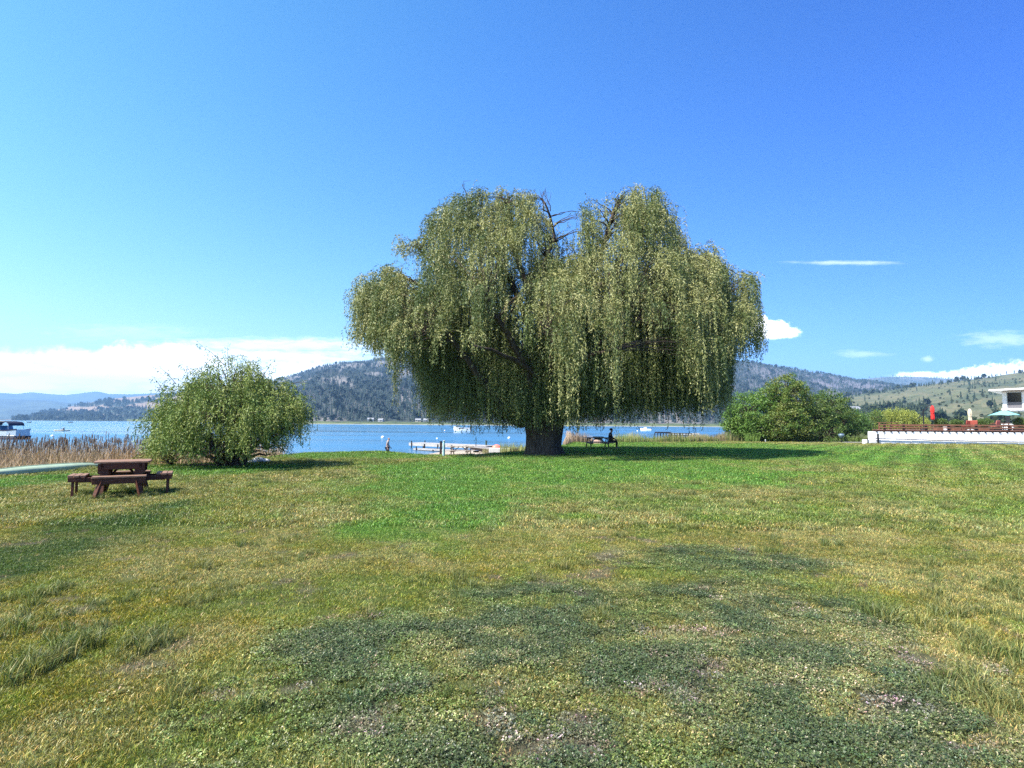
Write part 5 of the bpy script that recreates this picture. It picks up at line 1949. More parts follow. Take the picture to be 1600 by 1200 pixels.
# wading walker, seen from behind and turned right
wx, wy = (607 - 800) / F * 47.5, 47.5
wz = LAKE - .30
wk = empty('person', (wx, wy, wz), 0, 'person walking in the shallows in a pale shirt and dark shorts', 'person')
Jw = dict(pelvis=(0, 0, .92), chest=(.03, .01, 1.27), neck=(.06, .02, 1.45), head=(.09, .02, 1.59), face=(.9, .35, -.15), shL=(.0, .19, 1.38), shR=(.05, -.18, 1.38), elL=(.05, .26, 1.10), elR=(-.02, -.25, 1.10),
          wrL=(.20, .22, .90), wrR=(.06, -.25, .86), hpL=(.0, .095, .86), hpR=(.0, -.095, .86), knL=(.14, .10, .49), knR=(-.05, -.10, .47), anL=(.05, .10, .09), anR=(-.22, -.10, .12), toe=(1, .2, 0))
js, bs = body(Jw)
skin('body', js, bs, SKIN, wk)
skin('shirt', [((0, 0, .93), (.172, .132)), ((.015, .005, 1.1), (.158, .122)), ((.03, .01, 1.27), (.182, .134)), ((.045, .015, 1.38), (.12, .10)), ((.0, .19, 1.37), .082), ((.03, .235, 1.20), .066), ((.05, -.18, 1.37), .082), ((.01, -.225, 1.20), .066)],
     [(0, 1), (1, 2), (2, 3), (2, 4), (4, 5), (2, 6), (6, 7)], SHIRT, wk)
skin('shorts', [((0, 0, .92), (.170, .128)), ((.0, .095, .85), .118), ((.09, .10, .60), .096), ((0, -.095, .85), .118), ((-.03, -.10, .58), .096)], [(0, 1), (1, 2), (0, 3), (3, 4)], SHORTS, wk)
skin('hair', [((.07, .015, 1.66), .092), ((.055, .01, 1.61), .088), ((.045, .01, 1.57), .06)], [(0, 1), (1, 2)], HAIR, wk)

# sitter at the end of the shaded table, facing right (away from the table)
sx_, sy_ = (953 - 800) / F * 37.6, 37.6
sz_ = gz1(sx_, sy_)
st_ = empty('person', (sx_, sy_, sz_), 0, 'person in dark clothes and a cap sitting at the end of the shaded picnic table', 'person')
Js = dict(pelvis=(0, 0, .54), chest=(.02, 0, .90), neck=(.05, 0, 1.08), head=(.09, 0, 1.21), face=(1, -.1, -.1), shL=(.02, .19, 1.01), shR=(.02, -.19, 1.01), elL=(.12, .24, .76), elR=(.10, -.25, .76),
          wrL=(.34, .14, .64), wrR=(.33, -.15, .64), hpL=(.05, .10, .52), hpR=(.05, -.10, .52), knL=(.45, .13, .50), knR=(.44, -.13, .50), anL=(.46, .13, .09), anR=(.42, -.14, .09), toe=(1, 0, 0))
js, bs = body(Js)
skin('body', js, bs, SKIN, st_)
skin('jacket', [((0, 0, .54), (.17, .14)), ((.01, 0, .74), (.162, .13)), ((.02, 0, .90), (.185, .135)), ((.035, 0, 1.02), (.12, .10)), ((.02, .19, 1.0), .086), ((.12, .24, .76), .062), ((.31, .155, .655), .045), ((.02, -.19, 1.0), .086), ((.10, -.25, .76), .062), ((.30, -.165, .655), .045)],
     [(0, 1), (1, 2), (2, 3), (2, 4), (4, 5), (5, 6), (2, 7), (7, 8), (8, 9)], DARKCLOTH, st_)
skin('trousers', [((0, 0, .53), (.165, .14)), ((.06, .10, .52), .112), ((.45, .13, .50), .078), ((.46, .13, .14), .055), ((.06, -.10, .52), .112), ((.44, -.13, .50), .078), ((.42, -.14, .14), .055)], [(0, 1), (1, 2), (2, 3), (0, 4), (4, 5), (5, 6)], DARKCLOTH, st_)
mb = MB().lathe([(.112, 0), (.114, .05), (.10, .10), (.06, .135), (.01, .145)], (.08, 0, 1.235), 16)
mb.loft([[(.16, -.075, 1.24), (.16, .075, 1.24), (.16, .075, 1.252), (.16, -.075, 1.252)], [(.285, -.055, 1.225), (.285, .055, 1.225), (.285, .055, 1.235), (.285, -.055, 1.235)]])
mb.build('cap', DARKCLOTH, st_, smooth=False)

# paddler far out
q = at(97, 673.5, 140)
kb = empty('kayak', (q.x, 140, LAKE), math.radians(25), 'small pale kayak on the lake right of the pontoon boat', 'kayak')
rg = hull_rings(3.2, .75, .32, 17, 11, 1.7, .1, .08, .7)
MB().loft([[(x, y, z - .1) for x, y, z in r_] for r_ in rg]).build('hull', CREAM, kb, smooth=True)
MB().loft([[(x * .96, y * .9, .2 + .03 * math.cos(y * 4) + (z - .32) * .9) for x, y, z in (r_[0], r_[3], r_[6], r_[9], r_[10])] for r_ in rg[1:-1]], cap=False).build('deck', CREAM, kb)
pk = empty('person', (q.x + .35, 140.1, LAKE + .05), math.radians(25), 'person in dark clothes sitting in the small kayak, paddling', 'person')
Jp = dict(pelvis=(0, 0, .14), chest=(-.02, 0, .48), neck=(0, 0, .66), head=(.03, 0, .80), face=(-1, -.1, 0), shL=(0, .19, .60), shR=(0, -.19, .60), elL=(-.14, .30, .40), elR=(-.14, -.30, .46), wrL=(-.36, .26, .40), wrR=(-.36, -.26, .50),
          hpL=(-.04, .09, .13), hpR=(-.04, -.09, .13), knL=(-.46, .10, .24), knR=(-.46, -.10, .24), anL=(-.85, .08, .14), anR=(-.85, -.08, .14), toe=(-.4, 0, .9))
js, bs = body(Jp)
skin('body', js, bs, SKIN, pk)
skin('jacket', [((0, 0, .16), (.16, .13)), ((-.02, 0, .48), (.185, .14)), ((0, .19, .60), .084), ((-.14, .30, .40), .06), ((-.32, .265, .40), .045), ((0, -.19, .60), .084), ((-.14, -.30, .46), .06), ((-.32, -.265, .49), .045)], [(0, 1), (1, 2), (2, 3), (3, 4), (1, 5), (5, 6), (6, 7)], DARKCLOTH, pk)
skin('hair', [((.04, 0, .87), .09), ((.06, 0, .80), .08)], [(0, 1)], DARKCLOTH, pk)
pd = empty('paddle', (q.x - .05, 140.0, LAKE + .50), math.radians(25), 'double bladed paddle held across the small kayak', 'paddle')
MB().tube([(0, -1.0, .12), (0, 1.0, -.10)], .016, 6).build('shaft', BLACK, pd)
for s in (-1, 1): MB().box((0, s * 1.15, -.13 * s), (.16, .36, .02), (0, 0, 0), bev=.008).build('blade', BLACK, pd)

# ------------------------------------------------------------------ docks, buoys, posts on the beach
def dock(name, a, b, wdt, label, mat, post_mat, n=5, z=-.35, th=.26, float_m=None):
    a, b = Vector(a), Vector(b)
    d = b - a; L = d.length; ang = math.atan2(d.y, d.x)
    c = (a + b) / 2
    t = empty(name, (c.x, c.y, LAKE), ang, label, 'dock')
    zt = z - LAKE
    mb = MB()
    nb = int(L / .16)
    for i in range(nb): mb.box((-L / 2 + (i + .5) * L / nb, 0, zt - .02), (L / nb - .012, wdt, .04))
    mb.build('decking', mat, t)
    mb = MB()
    for s in (-1, 1): mb.box((0, s * (wdt / 2 - .04), zt - .04 - th / 2), (L, .07, th))
    mb.build('side_beam', mat, t)
    for i in range(n):
        x = -L / 2 + .5 + (L - 1) * i / (n - 1)
        for s in (-1, 1):
            MB().tube([(x, s * (wdt / 2 + .06), -1.4), (x, s * (wdt / 2 + .06), zt - .05 + (.0 if i else .25))], .055, 8).build('piling', post_mat, t)
    if float_m:
        mb = MB()
        for i in range(3): mb.box((-L / 2 + L * (i + .5) / 3, 0, .08), (L / 3 - 1.2, wdt * .8, .26), bev=.04)
        mb.build('float', float_m, t)
    return t


DOCKW = simple('dock_board_mat', (.40, .375, .35), .8, .18, 4, bump=.3)
dock('dock', ((650 - 800) / F * 60, 60, 0), ((770 - 800) / F * 53, 53, 0), 1.7, 'long pale wooden dock reaching left into the water', DOCKW, W_DARK, 6, -.42)
dock('dock', ((655 - 800) / F * 56.5, 55.2, 0), ((744 - 800) / F * 50, 50.8, 0), .8, 'narrow lower walkway on the near side of the long dock', DOCKW, W_DARK, 4, -.80, .1)
t = empty('ramp', ((770 - 800) / F * 50.6, 50.6, 0), math.radians(-20), 'wide pale gangway from the beach up to the long dock', 'ramp')
mb = MB()
for i in range(22): mb.box((-1.6 + i * .16, 0, -.44 - i * .014), (.15, 2.1, .045))
mb.build('decking', DOCKW, t)
mb = MB()
for s in (-1, 1): mb.bar((-1.6, s * 1.0, -.56), (1.8, s * 1.0, -.84), .07, .2)
mb.build('side_beam', W_DARK, t)
# pale concrete barriers at the beach head
for (pxa, pxb, Y_, lab, m_) in [(765, 798, 46.5, 'pale concrete block lying on the beach left of the trunk', CONC_GREY), (797, 812, 45.0, 'dark timber baulk lying beside the pale concrete block', W_DARK)]:
    xa, xb = (pxa - 800) / F * Y_, (pxb - 800) / F * Y_
    z_ = gz1((xa + xb) / 2, Y_)
    o = MB().box(((xa + xb) / 2, Y_, z_ + .22), (xb - xa, .5, .5), bev=.04).build('beach_block' if m_ is CONC_GREY else 'timber_baulk', m_)
    tag(o, lab, 'block' if m_ is CONC_GREY else 'timber')


def buoy(px, py, Y_, r_, label, mat, group=None, flat=.9):
    q = at(px, py, Y_)
    t = empty('buoy', (q.x, Y_, LAKE), 0, label, 'buoy', group)
    prof = [(.01, -.6 * r_)] + [(r_ * math.cos(a), r_ * flat * (math.sin(a) + .35)) for a in np.linspace(-1.2, 1.35, 12)] + [(.02, r_ * flat * 1.37)]
    MB().lathe(prof, n=18).build('float', mat, t, smooth=True)
    mb = MB()
    for k in range(8):
        a0, a1 = PI * k / 8, PI * (k + 1) / 8
        mb.tube([(r_ * .18 * math.cos(a0), 0, r_ * flat * 1.33 + r_ * .22 * math.sin(a0)), (r_ * .18 * math.cos(a1), 0, r_ * flat * 1.33 + r_ * .22 * math.sin(a1))], r_ * .05, 5)
    mb.build('ring', BLACK, t)
    return t


buoy(598, 684, 98, .30, 'white round mooring buoy just left of the wading person', WHITE)
buoy(683, 685.5, 94, .17, 'small white buoy above the middle of the long dock', WHITE)
buoy(795.5, 684, 100, .26, 'white buoy glimpsed under the willow just left of the trunk', WHITE)
buoy(695, 675.5, 190, .25, 'tiny white buoy left of the half hidden motorboat', WHITE)
buoy(82, 681, 92, .24, 'white buoy floating just behind the cattail tips', WHITE)
buoy(996, 675, 215, .30, 'small white buoy left of the moored cabin boat', WHITE)
# coral float lying on the bank
cq = ((777 - 800) / F * 50, 50.0)
t = empty('float', (cq[0], cq[1], gz1(*cq)), .3, 'big faded coral red float resting on the beach left of the willow trunk', 'float')
prof = [(.02, .0)] + [(.33 * math.cos(a), .36 + .36 * math.sin(a)) for a in np.linspace(-1.3, 1.35, 12)] + [(.03, .74)]
MB().lathe(prof, n=20, M=Matrix.Diagonal((1.35, 1, .95, 1))).build('shell', CORAL, t, smooth=True)
MB().box((.40, 0, .12), (.18, .28, .06), bev=.01).build('bracket', W_DARK, t)


def post(name, x, y, h, r_, mat, label, cat='post', cap=None, capm=None, group=None):
    t = empty(name, (x, y, gz1(x, y)), 0, label, cat, group)
    MB().tube([(0, 0, -.2), (0, 0, h * .5), (.01, 0, h)], [r_, r_ * .98, r_ * .95], 10).build('shaft', mat, t)
    if cap:
        MB().lathe([(r_ * 1.25, 0), (r_ * 1.25, cap * .6), (r_ * .4, cap)], (0.01, 0, h), 10).build('cap', capm or mat, t)
    return t


p1 = gnd(693, 713.5)
post('post', p1[0], p1[1], .74, .055, TURQ, 'pale turquoise pipe post standing at the lawn edge', cap=.03, capm=WHITE)
post('post', (690 - 800) / F * 33, 33, 1.15, .07, W_DARK, 'dark wooden post just left of the turquoise pipe post', cap=.02)
post('post', (695.5 - 800) / F * 35, 35, 1.0, .05, W_DARK, 'thin dark post just right of the turquoise pipe post', cap=.02)
post('post', (760.5 - 800) / F * 54, 54, .95, .09, simple('green_post_mat', (.045, .07, .045), .7), 'thick dark green post on the beach above the gangway', cap=.05)
post('stake', (744.5 - 800) / F * 53, 53, .75, .03, W_DARK, 'thin dark stake left of the thick green post', 'stake')
sx2, sy2 = gnd(446, 703.5)
post('stake', sx2, sy2, .48, .018, W_DARK, 'thin wooden stake at the water edge right of the young willow', 'stake')


def rock(x, y, s, mat, label, seed, zoff=0.0, group=None, cat='rock'):
    r = np.random.default_rng(seed)
    bm = bmesh.new()
    bmesh.ops.create_icosphere(bm, subdivisions=3, radius=1)
    off = r.uniform(0, 50, 3)
    for v in bm.verts:
        n_ = float(fbm(np.array([v.co.x * 1.3 + off[0]]), np.array([v.co.y * 1.3 + v.co.z * .9 + off[1]]), seed, 4)[0])
        v.co *= (.62 + .75 * n_)
        v.co = Vector((v.co.x * s[0], v.co.y * s[1], v.co.z * s[2]))
    me = bpy.data.meshes.new('rock'); bm.to_mesh(me); bm.free()
    o = link_mesh('rock', me, mat)
    o.location = (x, y, gz1(x, y) + s[2] * .35 + zoff)
    return tag(o, label, cat, group)


rx1, ry1 = gnd(448, 705)
rock(rx1, ry1, (.36, .22, .15), ROCK, 'low brown rock on the bank at the foot of the thin stake', 3)
for i, (px_, py_, s_) in enumerate([(405, 722, .26), (414, 721, .19), (394, 723, .17)]):
    a_, b_ = gnd(px_, py_)
    rock(a_, b_, (s_ * 1.2, s_, s_ * .55), PALEROCK, ['largest of the pale stones in the shadow right of the young willow', 'right hand one of the pale stones beside the young willow', 'left hand one of the pale stones beside the young willow'][i], 10 + i)
# dark pier on the right with a pale floating dock behind
Yp = 108
xa, xb = (1033 - 800) / F * Yp, (1070 - 800) / F * Yp
t = empty('pier', ((xa + xb) / 2, Yp, LAKE), math.radians(8), 'dark timber pier with square posts and rails over the water', 'pier')
Lp = xb - xa + 2.2
mb = MB().box((-Lp * .32, 0, 1.12), (Lp * .36, 1.6, .26)).box((Lp * .17, 0, 1.0), (Lp * .64, 1.5, .12))
mb.build('deck', W_DARK, t)
for i in range(7):
    x = -Lp / 2 + Lp * i / 6
    for s in (-1, 1): MB().box((x, s * .7, .1), (.14, .14, 1.9)).build('post', W_DARK, t)
mb = MB()
for s in (-.76, .76): mb.bar((-Lp * .1, s, .62), (Lp / 2, s, .58), .06, .12)
mb.build('rail', W_DARK, t)
dock('dock', ((1046 - 800) / F * 116, 117, 0), ((1090 - 800) / F * 116, 115, 0), 1.8, 'pale floating dock behind the dark pier', DOCKW, W_DARK, 4, -.05, .3, GREYPANEL)
# fire ring / drum on the beach behind the shaded table
q = at(935, 685, 47)
t = empty('fire_pit', (q.x, 47, gz1(q.x, 47)), 0, 'dark bowl on a low pinkish base behind the shaded picnic table', 'fire pit')
MB().lathe([(.42, 0), (.40, .22), (.34, .42)], n=14).build('base', simple('pink_block_mat', (.46, .30, .25), .9), t)
MB().lathe([(.30, .43), (.46, .50), (.48, .62), (.40, .60)], n=16).build('bowl', BLACK, t)

# ------------------------------------------------------------------ path and pedestal
pa = np.array([(px_, 0) for px_ in range(1236, 1362, 6)], float)
Yc = 56.6
xs = (pa[:, 0] - 800) / F * Yc
vv, ff = [], []
for i, x in enumerate(xs):
    w_ = .55 * min(1, (i + 1) / 6)
    yy = Yc + .25 * math.sin(i * .5) + .012 * i
    vv += [(x, yy - w_, .025), (x, yy + w_, .025)]
    if i: ff.append((2 * i - 2, 2 * i, 2 * i + 1, 2 * i - 1))
o = np_mesh('path', np.array(vv), np.array(ff), PATH)
tag(o, kind='structure')
bx_, by_ = gnd(1315, 692.5)
t = empty('pedestal_grill', (bx_, by_, gz1(bx_, by_)), 0, 'blue grey metal bowl on a thin pedestal, standing on the lawn before the path', 'grill')
MB().lathe([(.035, -.1), (.035, .42), (.06, .44)], n=10).build('pedestal', BLACK, t)
MB().lathe([(.07, .44), (.20, .56), (.27, .74), (.29, .80), (.25, .80), (.16, .60)], n=16).build('bowl', STEELBLUE, t, smooth=True)
MB().lathe([(.27, .81), (.24, .86), (.12, .90), (.02, .905)], n=16).build('lid', STEELBLUE, t, smooth=True)
MB().tube([(-.08, 0, .89), (-.05, 0, .95), (.05, 0, .95), (.08, 0, .89)], .012, 6).build('handle', BLACK, t)
bx_, by_ = gnd(1196, 690.5)
post('marker', bx_, by_, .22, .05, WHITE, 'short white marker peg in the grass in front of the grove', 'marker', cap=.03)

# ------------------------------------------------------------------ white deck wall and patio
YW = 52.0
XW0, XW1 = (1361.5 - 800) / F * YW, 64.0
DZ = 1.15
t = empty('retaining_wall', ((XW0 + XW1) / 2, YW, 0), 0, 'long white block retaining wall along the far right edge of the lawn', 'wall')
hl = (XW1 - XW0) / 2
mb = MB()
x = -hl
k_ = 0
while x < hl - .1:
    w_ = min([1.15, 2.5, 2.4, 2.2, 1.6, 2.0, 2.2][k_ % 7] , hl - x)
    mb.box((x + w_ / 2, .35 + (.010 if k_ % 2 else 0), .40 + (DZ - .40) / 2 + .0), (w_ - .06, .70, DZ - .405), bev=.012)
    x += w_; k_ += 1
mb.build('upper_block', CONC, t)
mb = MB()
x = -hl - .55
k_ = 0
while x < hl - .1:
    w_ = min([2.0, 1.9, 1.8, 2.2][k_ % 4], hl - x)
    mb.box((x + w_ / 2, .22 + (.008 if k_ % 2 else 0), .13), (w_ - .05, .96, .53), bev=.012)
    x += w_; k_ += 1
mb.build('lower_block', CONC, t)
mb = MB()
mb.tube([(-hl + .05, -.36, .52), (-hl + 6, -.34, .40), (-hl + 12, -.34, .30), (hl, -.34, .22)], .035, 8)
mb.build('pipe_rail', BLACK, t)
MB().box((-hl + .28, -.37, .42), (.11, .11, 1.04)).build('rail_post', BLACK, t)
MB().box((-hl - .60, -.28, .25), (.06, .06, .62)).build('rail_post', BLACK, t)
# deck
dk = empty('deck', ((XW0 + XW1) / 2, YW, DZ), 0, 'raised timber deck behind the white wall, its joist ends showing', 'deck')
mb = MB()
for i in range(40):
    x_l = -hl + .05 + (.10 + i * .25) * .72
    mb.box(((x_l + hl) / 2, .10 + i * .25, .13), (hl - x_l, .235, .035))
mb.build('decking', W_ORANGE, dk)
mb = MB()
x = -hl + .4
while x < hl:
    mb.tube([(x, -.06, .015), (x, max(.6, min(9.8, (x + hl) / .75)), .015)], .075, 10); x += .66
mb.build('joist', W_DARK, dk)
# railing
rl = empty('railing', ((XW0 + XW1) / 2, YW + .12, DZ + .15), 0, 'brown timber railing with dark posts along the front of the deck', 'railing')
pxs_ = [1373, 1381, 1411, 1446, 1481, 1524, 1575, 1620]
for i, p_ in enumerate(pxs_):
    x = (p_ - 800) / F * (YW + .12) - rl.location.x
    o = MB().box((x, 0, .27 if i else .31), (.17 if i else .10, .12, .60 if i else .68), bev=.01).build('post', W_ORANGE if i == 0 else W_DARK, rl)
    if i == 0: o['label'] = 'pale orange end post'
xa = (1373 - 800) / F * YW - rl.location.x
for z_ in (.22, .47):
    MB().box(((xa + hl) / 2, -.0875, z_), (hl - xa, .045, .11), bev=.006).build('rail', W_ORANGE, rl)
MB().box((xa + .9, .0, .675), (1.9, .13, .05), bev=.006).build('top_rail', W_ORANGE, rl)
# rear rail and boxes glimpsed through the railing
rr = empty('railing', ((XW0 + XW1) / 2, YW + 8.6, DZ + .15), 0, 'second brown railing along the back edge of the deck', 'railing')
for i in range(8):
    MB().box((-hl + 7.4 + i * 3.2, 0, .25), (.14, .12, .56), bev=.01).build('post', W_DARK, rr)
for z_ in (.18, .42): MB().box((3.6, -.085, z_), (2 * hl - 7.6, .045, .14), bev=.006).build('rail', W_ORANGE, rr)


def parasol_closed(px, ptop, pbot, Y_, mat, label, arm=None):
    q0, q1 = at(px, ptop, Y_), at(px, pbot, Y_)
    h = q0.z - q1.z
    zb = DZ + .15
    t = empty('parasol', (q0.x, Y_, zb), 0, label, 'parasol')
    c0 = q1.z - zb
    rings = []
    for (u, r_) in [(0, .10), (.08, .16), (.25, .15), (.5, .135), (.62, .18), (.8, .165), (.95, .10), (1.0, .03)]:
        rings.append([(r_ * (1 + .22 * math.cos(6 * a + u)) * math.cos(a), r_ * (1 + .22 * math.cos(6 * a + u)) * math.sin(a), c0 + u * h) for a in np.linspace(0, 2 * PI, 25)[:-1]])
    MB().loft(rings).build('canopy', mat, t, smooth=True)
    MB().tube([(0, 0, c0 + .45 * h), (.0, 0, c0 + .47 * h), (0, 0, c0 + .5 * h)], [.16, .17, .16], 14).build('tie', mat, t)
    if arm:
        ax, ab, a0 = arm
        qa, qb = at(ax, ab, Y_) - q0, 0
        dx = (ax - px) / F * Y_
        mb = MB().tube([(dx, 0, 0), (dx, 0, c0 + .75 * h)], .06, 8).lathe([(.30, 0), (.30, .05), (.08, .09)], (dx, 0, 0), 14)
        mb.build('mast', BLACK, t)
        mb = MB().tube([(dx - .55, 0, c0 + .05 * h), (dx, 0, c0 + .55 * h), (dx + .45, 0, c0 + .95 * h), (-.08, 0, c0 + 1.05 * h), (0, 0, c0 + 1.0 * h)], .035, 6)
        mb.build('arm', BLACK, t)
    else:
        MB().tube([(0, 0, 0), (0, 0, c0 + h + .08)], .03, 8).build('pole', W_DARK, t)
        MB().lathe([(.30, 0), (.30, .06), (.08, .12)], n=14).build('foot', CONC_GREY, t)
    return t


parasol_closed(1456.5, 633.5, 656, 57.5, RED, 'closed red cantilever parasol hanging from a black mast on the deck', arm=(1442, 640, 0))
parasol_closed(1515, 638.5, 661, 57, CREAM, 'closed cream parasol standing on the deck among the shrubs')
# open teal parasol
q = at(1569, 640.5, 58)
t = empty('parasol', (q.x, 58, DZ + .15), 0, 'open teal parasol at the foot of the white building', 'parasol')
zc = q.z - DZ - .15
mb = MB()
rim, apex = [], Vector((0, 0, zc))
inner = []
vs, fs = [], []
for k in range(8):
    a = 2 * PI * k / 8 + .3
    vs.append((1.35 * math.cos(a), 1.35 * math.sin(a), zc - .52 - .04 * (k % 2)))
for k in range(8):
    a = 2 * PI * (k + .5) / 8 + .3
    vs.append((1.20 * math.cos(a), 1.20 * math.sin(a), zc - .50))
vs.append((0, 0, zc))
vs2 = [(x, y, z - .025) for x, y, z in vs]
n_ = len(vs)
for k in range(8):
    fs += [(k, 8 + k, 16), (8 + k, (k + 1) % 8, 16)]
    fs += [(n_ + 8 + k, n_ + k, n_ + 16), (n_ + (k + 1) % 8, n_ + 8 + k, n_ + 16)]
    fs += [(k, n_ + k, n_ + 8 + k, 8 + k), (8 + k, n_ + 8 + k, n_ + (k + 1) % 8, (k + 1) % 8)]
mb.add(vs + vs2, fs)
mb.build('canopy', TEAL, t)
MB().tube([(0, 0, 0), (0, 0, zc + .06)], .03, 8).lathe([(.3, 0), (.3, .06), (.08, .1)], n=14).build('pole', BLACK, t)
for k in range(8):
    a = 2 * PI * k / 8 + .3
    MB().tube([(.02 * math.cos(a), .02 * math.sin(a), zc - .06), (1.28 * math.cos(a), 1.28 * math.sin(a), zc - .56)], .012, 4).build('rib', BLACK, t)

# planters with shrubs on the deck
for i, (pa_, pb_, ptop, lab) in enumerate([(1459, 1482, 655, 'bushy green shrub in a planter under the red parasol'), (1485, 1506, 656.5, 'bushy green shrub in a planter left of the cream parasol'), (1525, 1551, 654, 'widest bushy shrub in a planter between cream and teal parasols'),
                                           (1583, 1603, 653, 'bushy green shrub in a planter under the white building')]):
    Y_ = 57.8
    pc = (pa_ + pb_) / 2
    q = at(pc, ptop, Y_)
    wd = (pb_ - pa_) / F * Y_
    zb = DZ + .15
    r = np.random.default_rng(200 + i)
    t = empty('planter_shrub', (q.x, Y_, zb), 0, lab, 'shrub')
    MB().box((0, 0, .11), (wd * .9, .5, .22), bev=.02).box((0, 0, .24), (wd * .95, .55, .04), bev=.01).build('planter', W_ORANGE, t)
    hh = q.z - zb - .3
    n = 1500
    d = r.normal(size=(n, 3)); d /= np.linalg.norm(d, axis=1, keepdims=True)
    P = d * (r.uniform(.3, 1, (n, 1)) ** .4) * np.array([wd * .5, .45, hh * .5]) * (.8 + .35 * vnoise(d[:, 0] * 3 + i, d[:, 2] * 3, 8))[:, None] + np.array([0, 0, .34 + hh * .5])
    P = P[P[:, 2] > .3]
    D = r.normal(size=P.shape); D[:, 2] += .8; D /= np.linalg.norm(D, axis=1, keepdims=True)
    L = r.uniform(.08, .16, len(P))
    V_, F_ = leaf_quads(P, D, L, L * .5, r)
    c = mixc(np.tile(np.array(HEDGE), (len(P), 1)), np.array([.13, .19, .05]), r.uniform(0, 1, len(P)))
    np_mesh('foliage', V_, F_, leafy_mat, t, cols=np.repeat(c, 4, 0))
    MB().tube([(0, 0, .3), (.02, 0, .3 + hh * .6)], [.03, .015], 6).build('stem', bark_mat, t)


def deck_chair(px, Y_, rz, label, m_):
    x = (px - 800) / F * Y_
    t = empty('deck_chair', (x, Y_, DZ + .15), rz, label, 'chair')
    MB().box((0, 0, .40), (.56, .54, .09), bev=.03).build('seat', m_, t)
    MB().box((0, .27, .68), (.56, .08, .56), (math.radians(-12), 0, 0), bev=.03).build('backrest', m_, t)
    for sx in (-1, 1):
        MB().box((sx * .30, 0, .60), (.06, .56, .04), bev=.01).box((sx * .30, -.25, .49), (.05, .05, .20)).build('armrest', W_DARK, t)
        for sy in (-.24, .24): MB().box((sx * .27, sy, .18), (.05, .05, .36)).build('leg', W_DARK, t)


deck_chair(1508, 56.2, math.radians(190), 'dark red cushioned chair left of the foot of the cream parasol', REDWOOD)
deck_chair(1520, 56.0, math.radians(150), 'dark red cushioned chair right of the foot of the cream parasol', REDWOOD)
deck_chair(1553, 55.6, math.radians(200), 'red cushioned chair left of the white pillar base', simple('faded_red_mat', (.50, .16, .12), .7))
x = (1562 - 800) / F * 56.5
t = empty('patio_table', (x, 56.5, DZ + .15), 0, 'low brown patio table beside the white pillar base', 'table')
MB().box((0, 0, .70), (1.3, .8, .05), bev=.01).build('tabletop', W_ORANGE, t)
for sx in (-1, 1):
    for sy in (-1, 1): MB().box((sx * .55, sy * .32, .34), (.06, .06, .67)).build('leg', W_DARK, t)
x = (1476 - 800) / F * 53.2
t = empty('planter_pot', (x, 53.2, DZ + .15), 0, 'small white pot behind the deck railing', 'pot')
MB().lathe([(.14, 0), (.20, .30), (.22, .34), (.18, .34), (.16, .28)], n=14).build('pot', WHITE, t)

# ------------------------------------------------------------------ the white building at the right
YB = 66.0
def bx(px): return (px - 800) / F * YB
zr1 = at(1600, 607, YB).z; zs = at(1570, 640.5, YB).z; zt = at(1570, 616, YB).z
B = empty('building', (bx(1567), YB, 0), math.radians(-47), 'modern white flat roofed building with a dark upper window, standing on dark pillars', 'building')
Lb = 9.0
hw_ = zt - zs
zm = (zs + zt) / 2
mb = MB()
mb.box((.18, .2, zm + .2), (.36, .4, hw_ + .1))            # corner pier
mb.box((1.94, .2, zm + .2), (.40, .4, hw_ + .1))
mb.box((2.16 + (Lb - 2.16) / 2, .2, zm + .2), (Lb - 2.2, .38, hw_ + .1))
mb.box((.2, 3.6, zm + .2), (.38, 6.4, hw_ + .1))
mb.build('wall', WHITE, B)
MB().box((Lb / 2 - .05, 3.4, zs + .07), (Lb + .1, 7.0, .22)).build('floor_slab', WHITE, B)
wn = MB().box((1.05, .16, zm + .16), (1.36, .05, hw_ - .05)).build('window', DARKGLASS, B)
MB().box((1.05, .12, zs + .55), (1.30, .03, .68)).build('pane', GREYPANEL, wn)
mb = MB()
for xx in (.40, 1.70): mb.box((xx, .10, zm + .18), (.06, .06, hw_))
mb.box((1.05, .10, zt + .20), (1.24, .06, .06))
mb.build('frame', ALU, wn)
zlow = at(1550, 611, YB).z
MB().loft([[(-1.05, -1.2, zlow), (-1.05, 7.5, zlow), (-1.05, 7.5, zlow + .16), (-1.05, -1.2, zlow + .16)], [(Lb, -1.2, zlow + .30), (Lb, 7.5, zlow + .30), (Lb, 7.5, zlow + .50), (Lb, -1.2, zlow + .50)]]).build('roof', WHITE, B)
MB().loft([[(.0, .06, zt + .22), (.0, 6.8, zt + .22), (.0, 6.8, zlow + .1), (.0, .06, zlow + .1)], [(Lb - .2, .06, zt + .22), (Lb - .2, 6.8, zt + .22), (Lb - .2, 6.8, zlow + .3), (Lb - .2, .06, zlow + .3)]]).build('clerestory_band', CONC_GREY, B)
for dx_ in (.35, 5.5):
    MB().box((dx_, .5, (zs + DZ) / 2 - .02), (.36, .36, zs - DZ - .06)).build('pillar', BLACK, B)
    MB().box((dx_, .45, DZ + .45), (.95, .9, .62), bev=.02).box((dx_, .45, DZ + .80), (1.10, 1.05, .08), bev=.01).build('pillar_base', WHITE, B)
MB().box((5.2, 4.5, (zs + DZ) / 2 - .05), (7.0, .3, zs - DZ - .2)).build('glazed_ground_floor', DARKGLASS, B)
# paved terrace under the building
o = MB().box((66, 70, .55), (22, 16, 1.1)).build('terrace', CONC_GREY)
o.location = (0, 0, 0)
tag(o, 'grey concrete terrace carrying the white building', 'terrace')

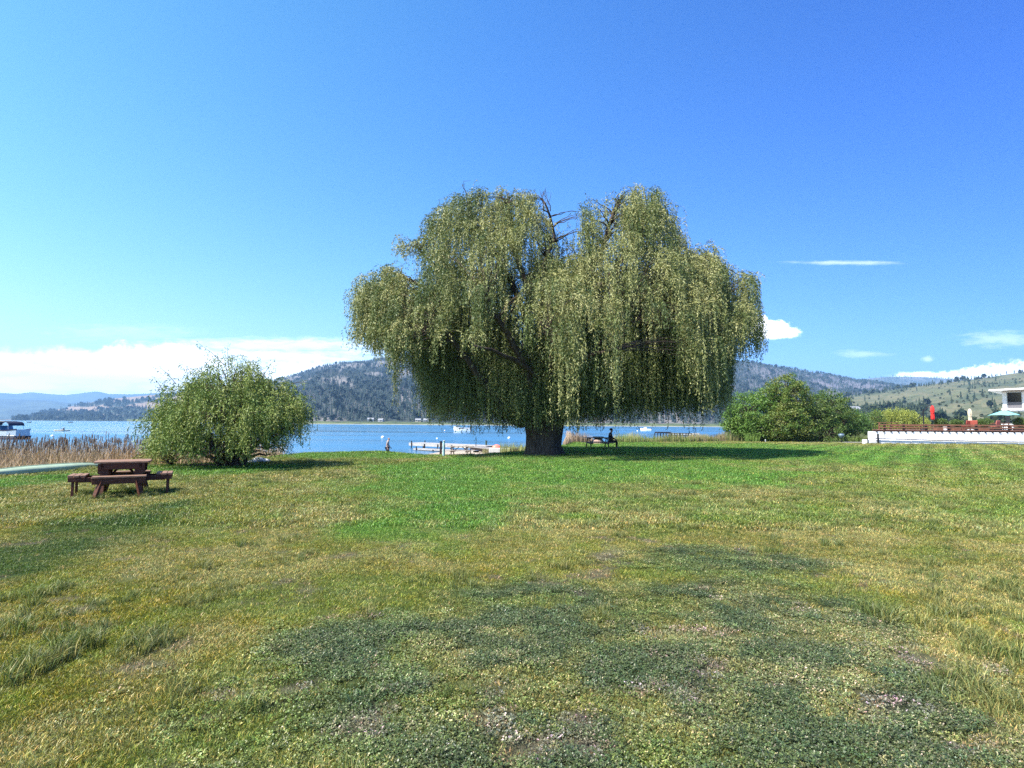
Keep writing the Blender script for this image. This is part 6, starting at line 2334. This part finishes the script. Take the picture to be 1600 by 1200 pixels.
# ------------------------------------------------------------------ houses on the far shore and the hill foot
def house(px, Y_, w, h, label, rz=0., roof=ROOFGREY, wall=WHITE, z=None):
    X_ = (px - 800) / F * Y_
    z = float(shore_z(np.array([px]), np.array([Y_]))[0]) - .2 if z is None else z
    t = empty('house', (X_, Y_, z), rz, label, 'house')
    MB().box((0, 0, h / 2), (w, w * .7, h)).build('wall', CONC_GREY if wall is WHITE else wall, t)
    poly = [(-w * .42, h), (w * .42, h), (0, h + w * .28)]
    M_ = Matrix(((0, 0, 1, 0), (1, 0, 0, 0), (0, 1, 0, 0), (0, 0, 0, 1)))
    MB().prism(poly, -w * .56, w * .56, M_).build('roof', roof, t)
    for k in (-1, 0, 1): MB().box((k * w * .28, -w * .35 - .03, h * .55), (w * .13, .08, h * .36)).build('window', DARKGLASS, t)
    MB().box((w * .14, -w * .35 - .03, h * .36), (w * .09, .09, h * .70)).build('door', W_DARK, t)


house(580, 1010, 10, 4.2, 'white house on the far shore, left of a pair seen across the lake', .2, ROOFGREY)
house(596, 1020, 8.5, 4.0, 'white low house on the far shore, right of a pair seen across the lake', -.2, ROOFGREY)
house(654, 1005, 9, 4.0, 'pale grey roofed house on the far shore left of the big willow curtains', .1, ROOFGREY, CREAM)
house(667, 1012, 9, 4.5, 'pale house among trees on the far shore beside the willow curtains', -.1, ROOFGREY, WHITE)
xx_, yy_, zz_ = H5.pos(np.array([1334.]), np.array([.22]))
house(1334, yy_[0], 13, 5, 'white house at the foot of the dry hill above the grove', .3, ROOFGREY, WHITE, zz_[0] + 4.0)

# ------------------------------------------------------------------ air
m, nt2, out = new_mat('haze_mat')
pv = N(nt2, 'ShaderNodeVolumePrincipled')
pv.inputs['Color'].default_value = (.34, .62, 1.0, 1)
pv.inputs['Density'].default_value = 1.1e-4
pv.inputs['Anisotropy'].default_value = .0
nt2.links.new(pv.outputs['Volume'], out.inputs['Volume'])
o = MB().box((0, 6500, 500), (21000, 15400, 1008)).build('haze', m)
tag(o, kind='stuff')

# ------------------------------------------------------------------ render settings
scn.cycles.use_denoising = False
scn.cycles.max_bounces = 6
scn.cycles.diffuse_bounces = 3
scn.cycles.transmission_bounces = 4
scn.cycles.volume_bounces = 0
scn.cycles.sample_clamp_indirect = 6
scn.view_settings.exposure = 1.2
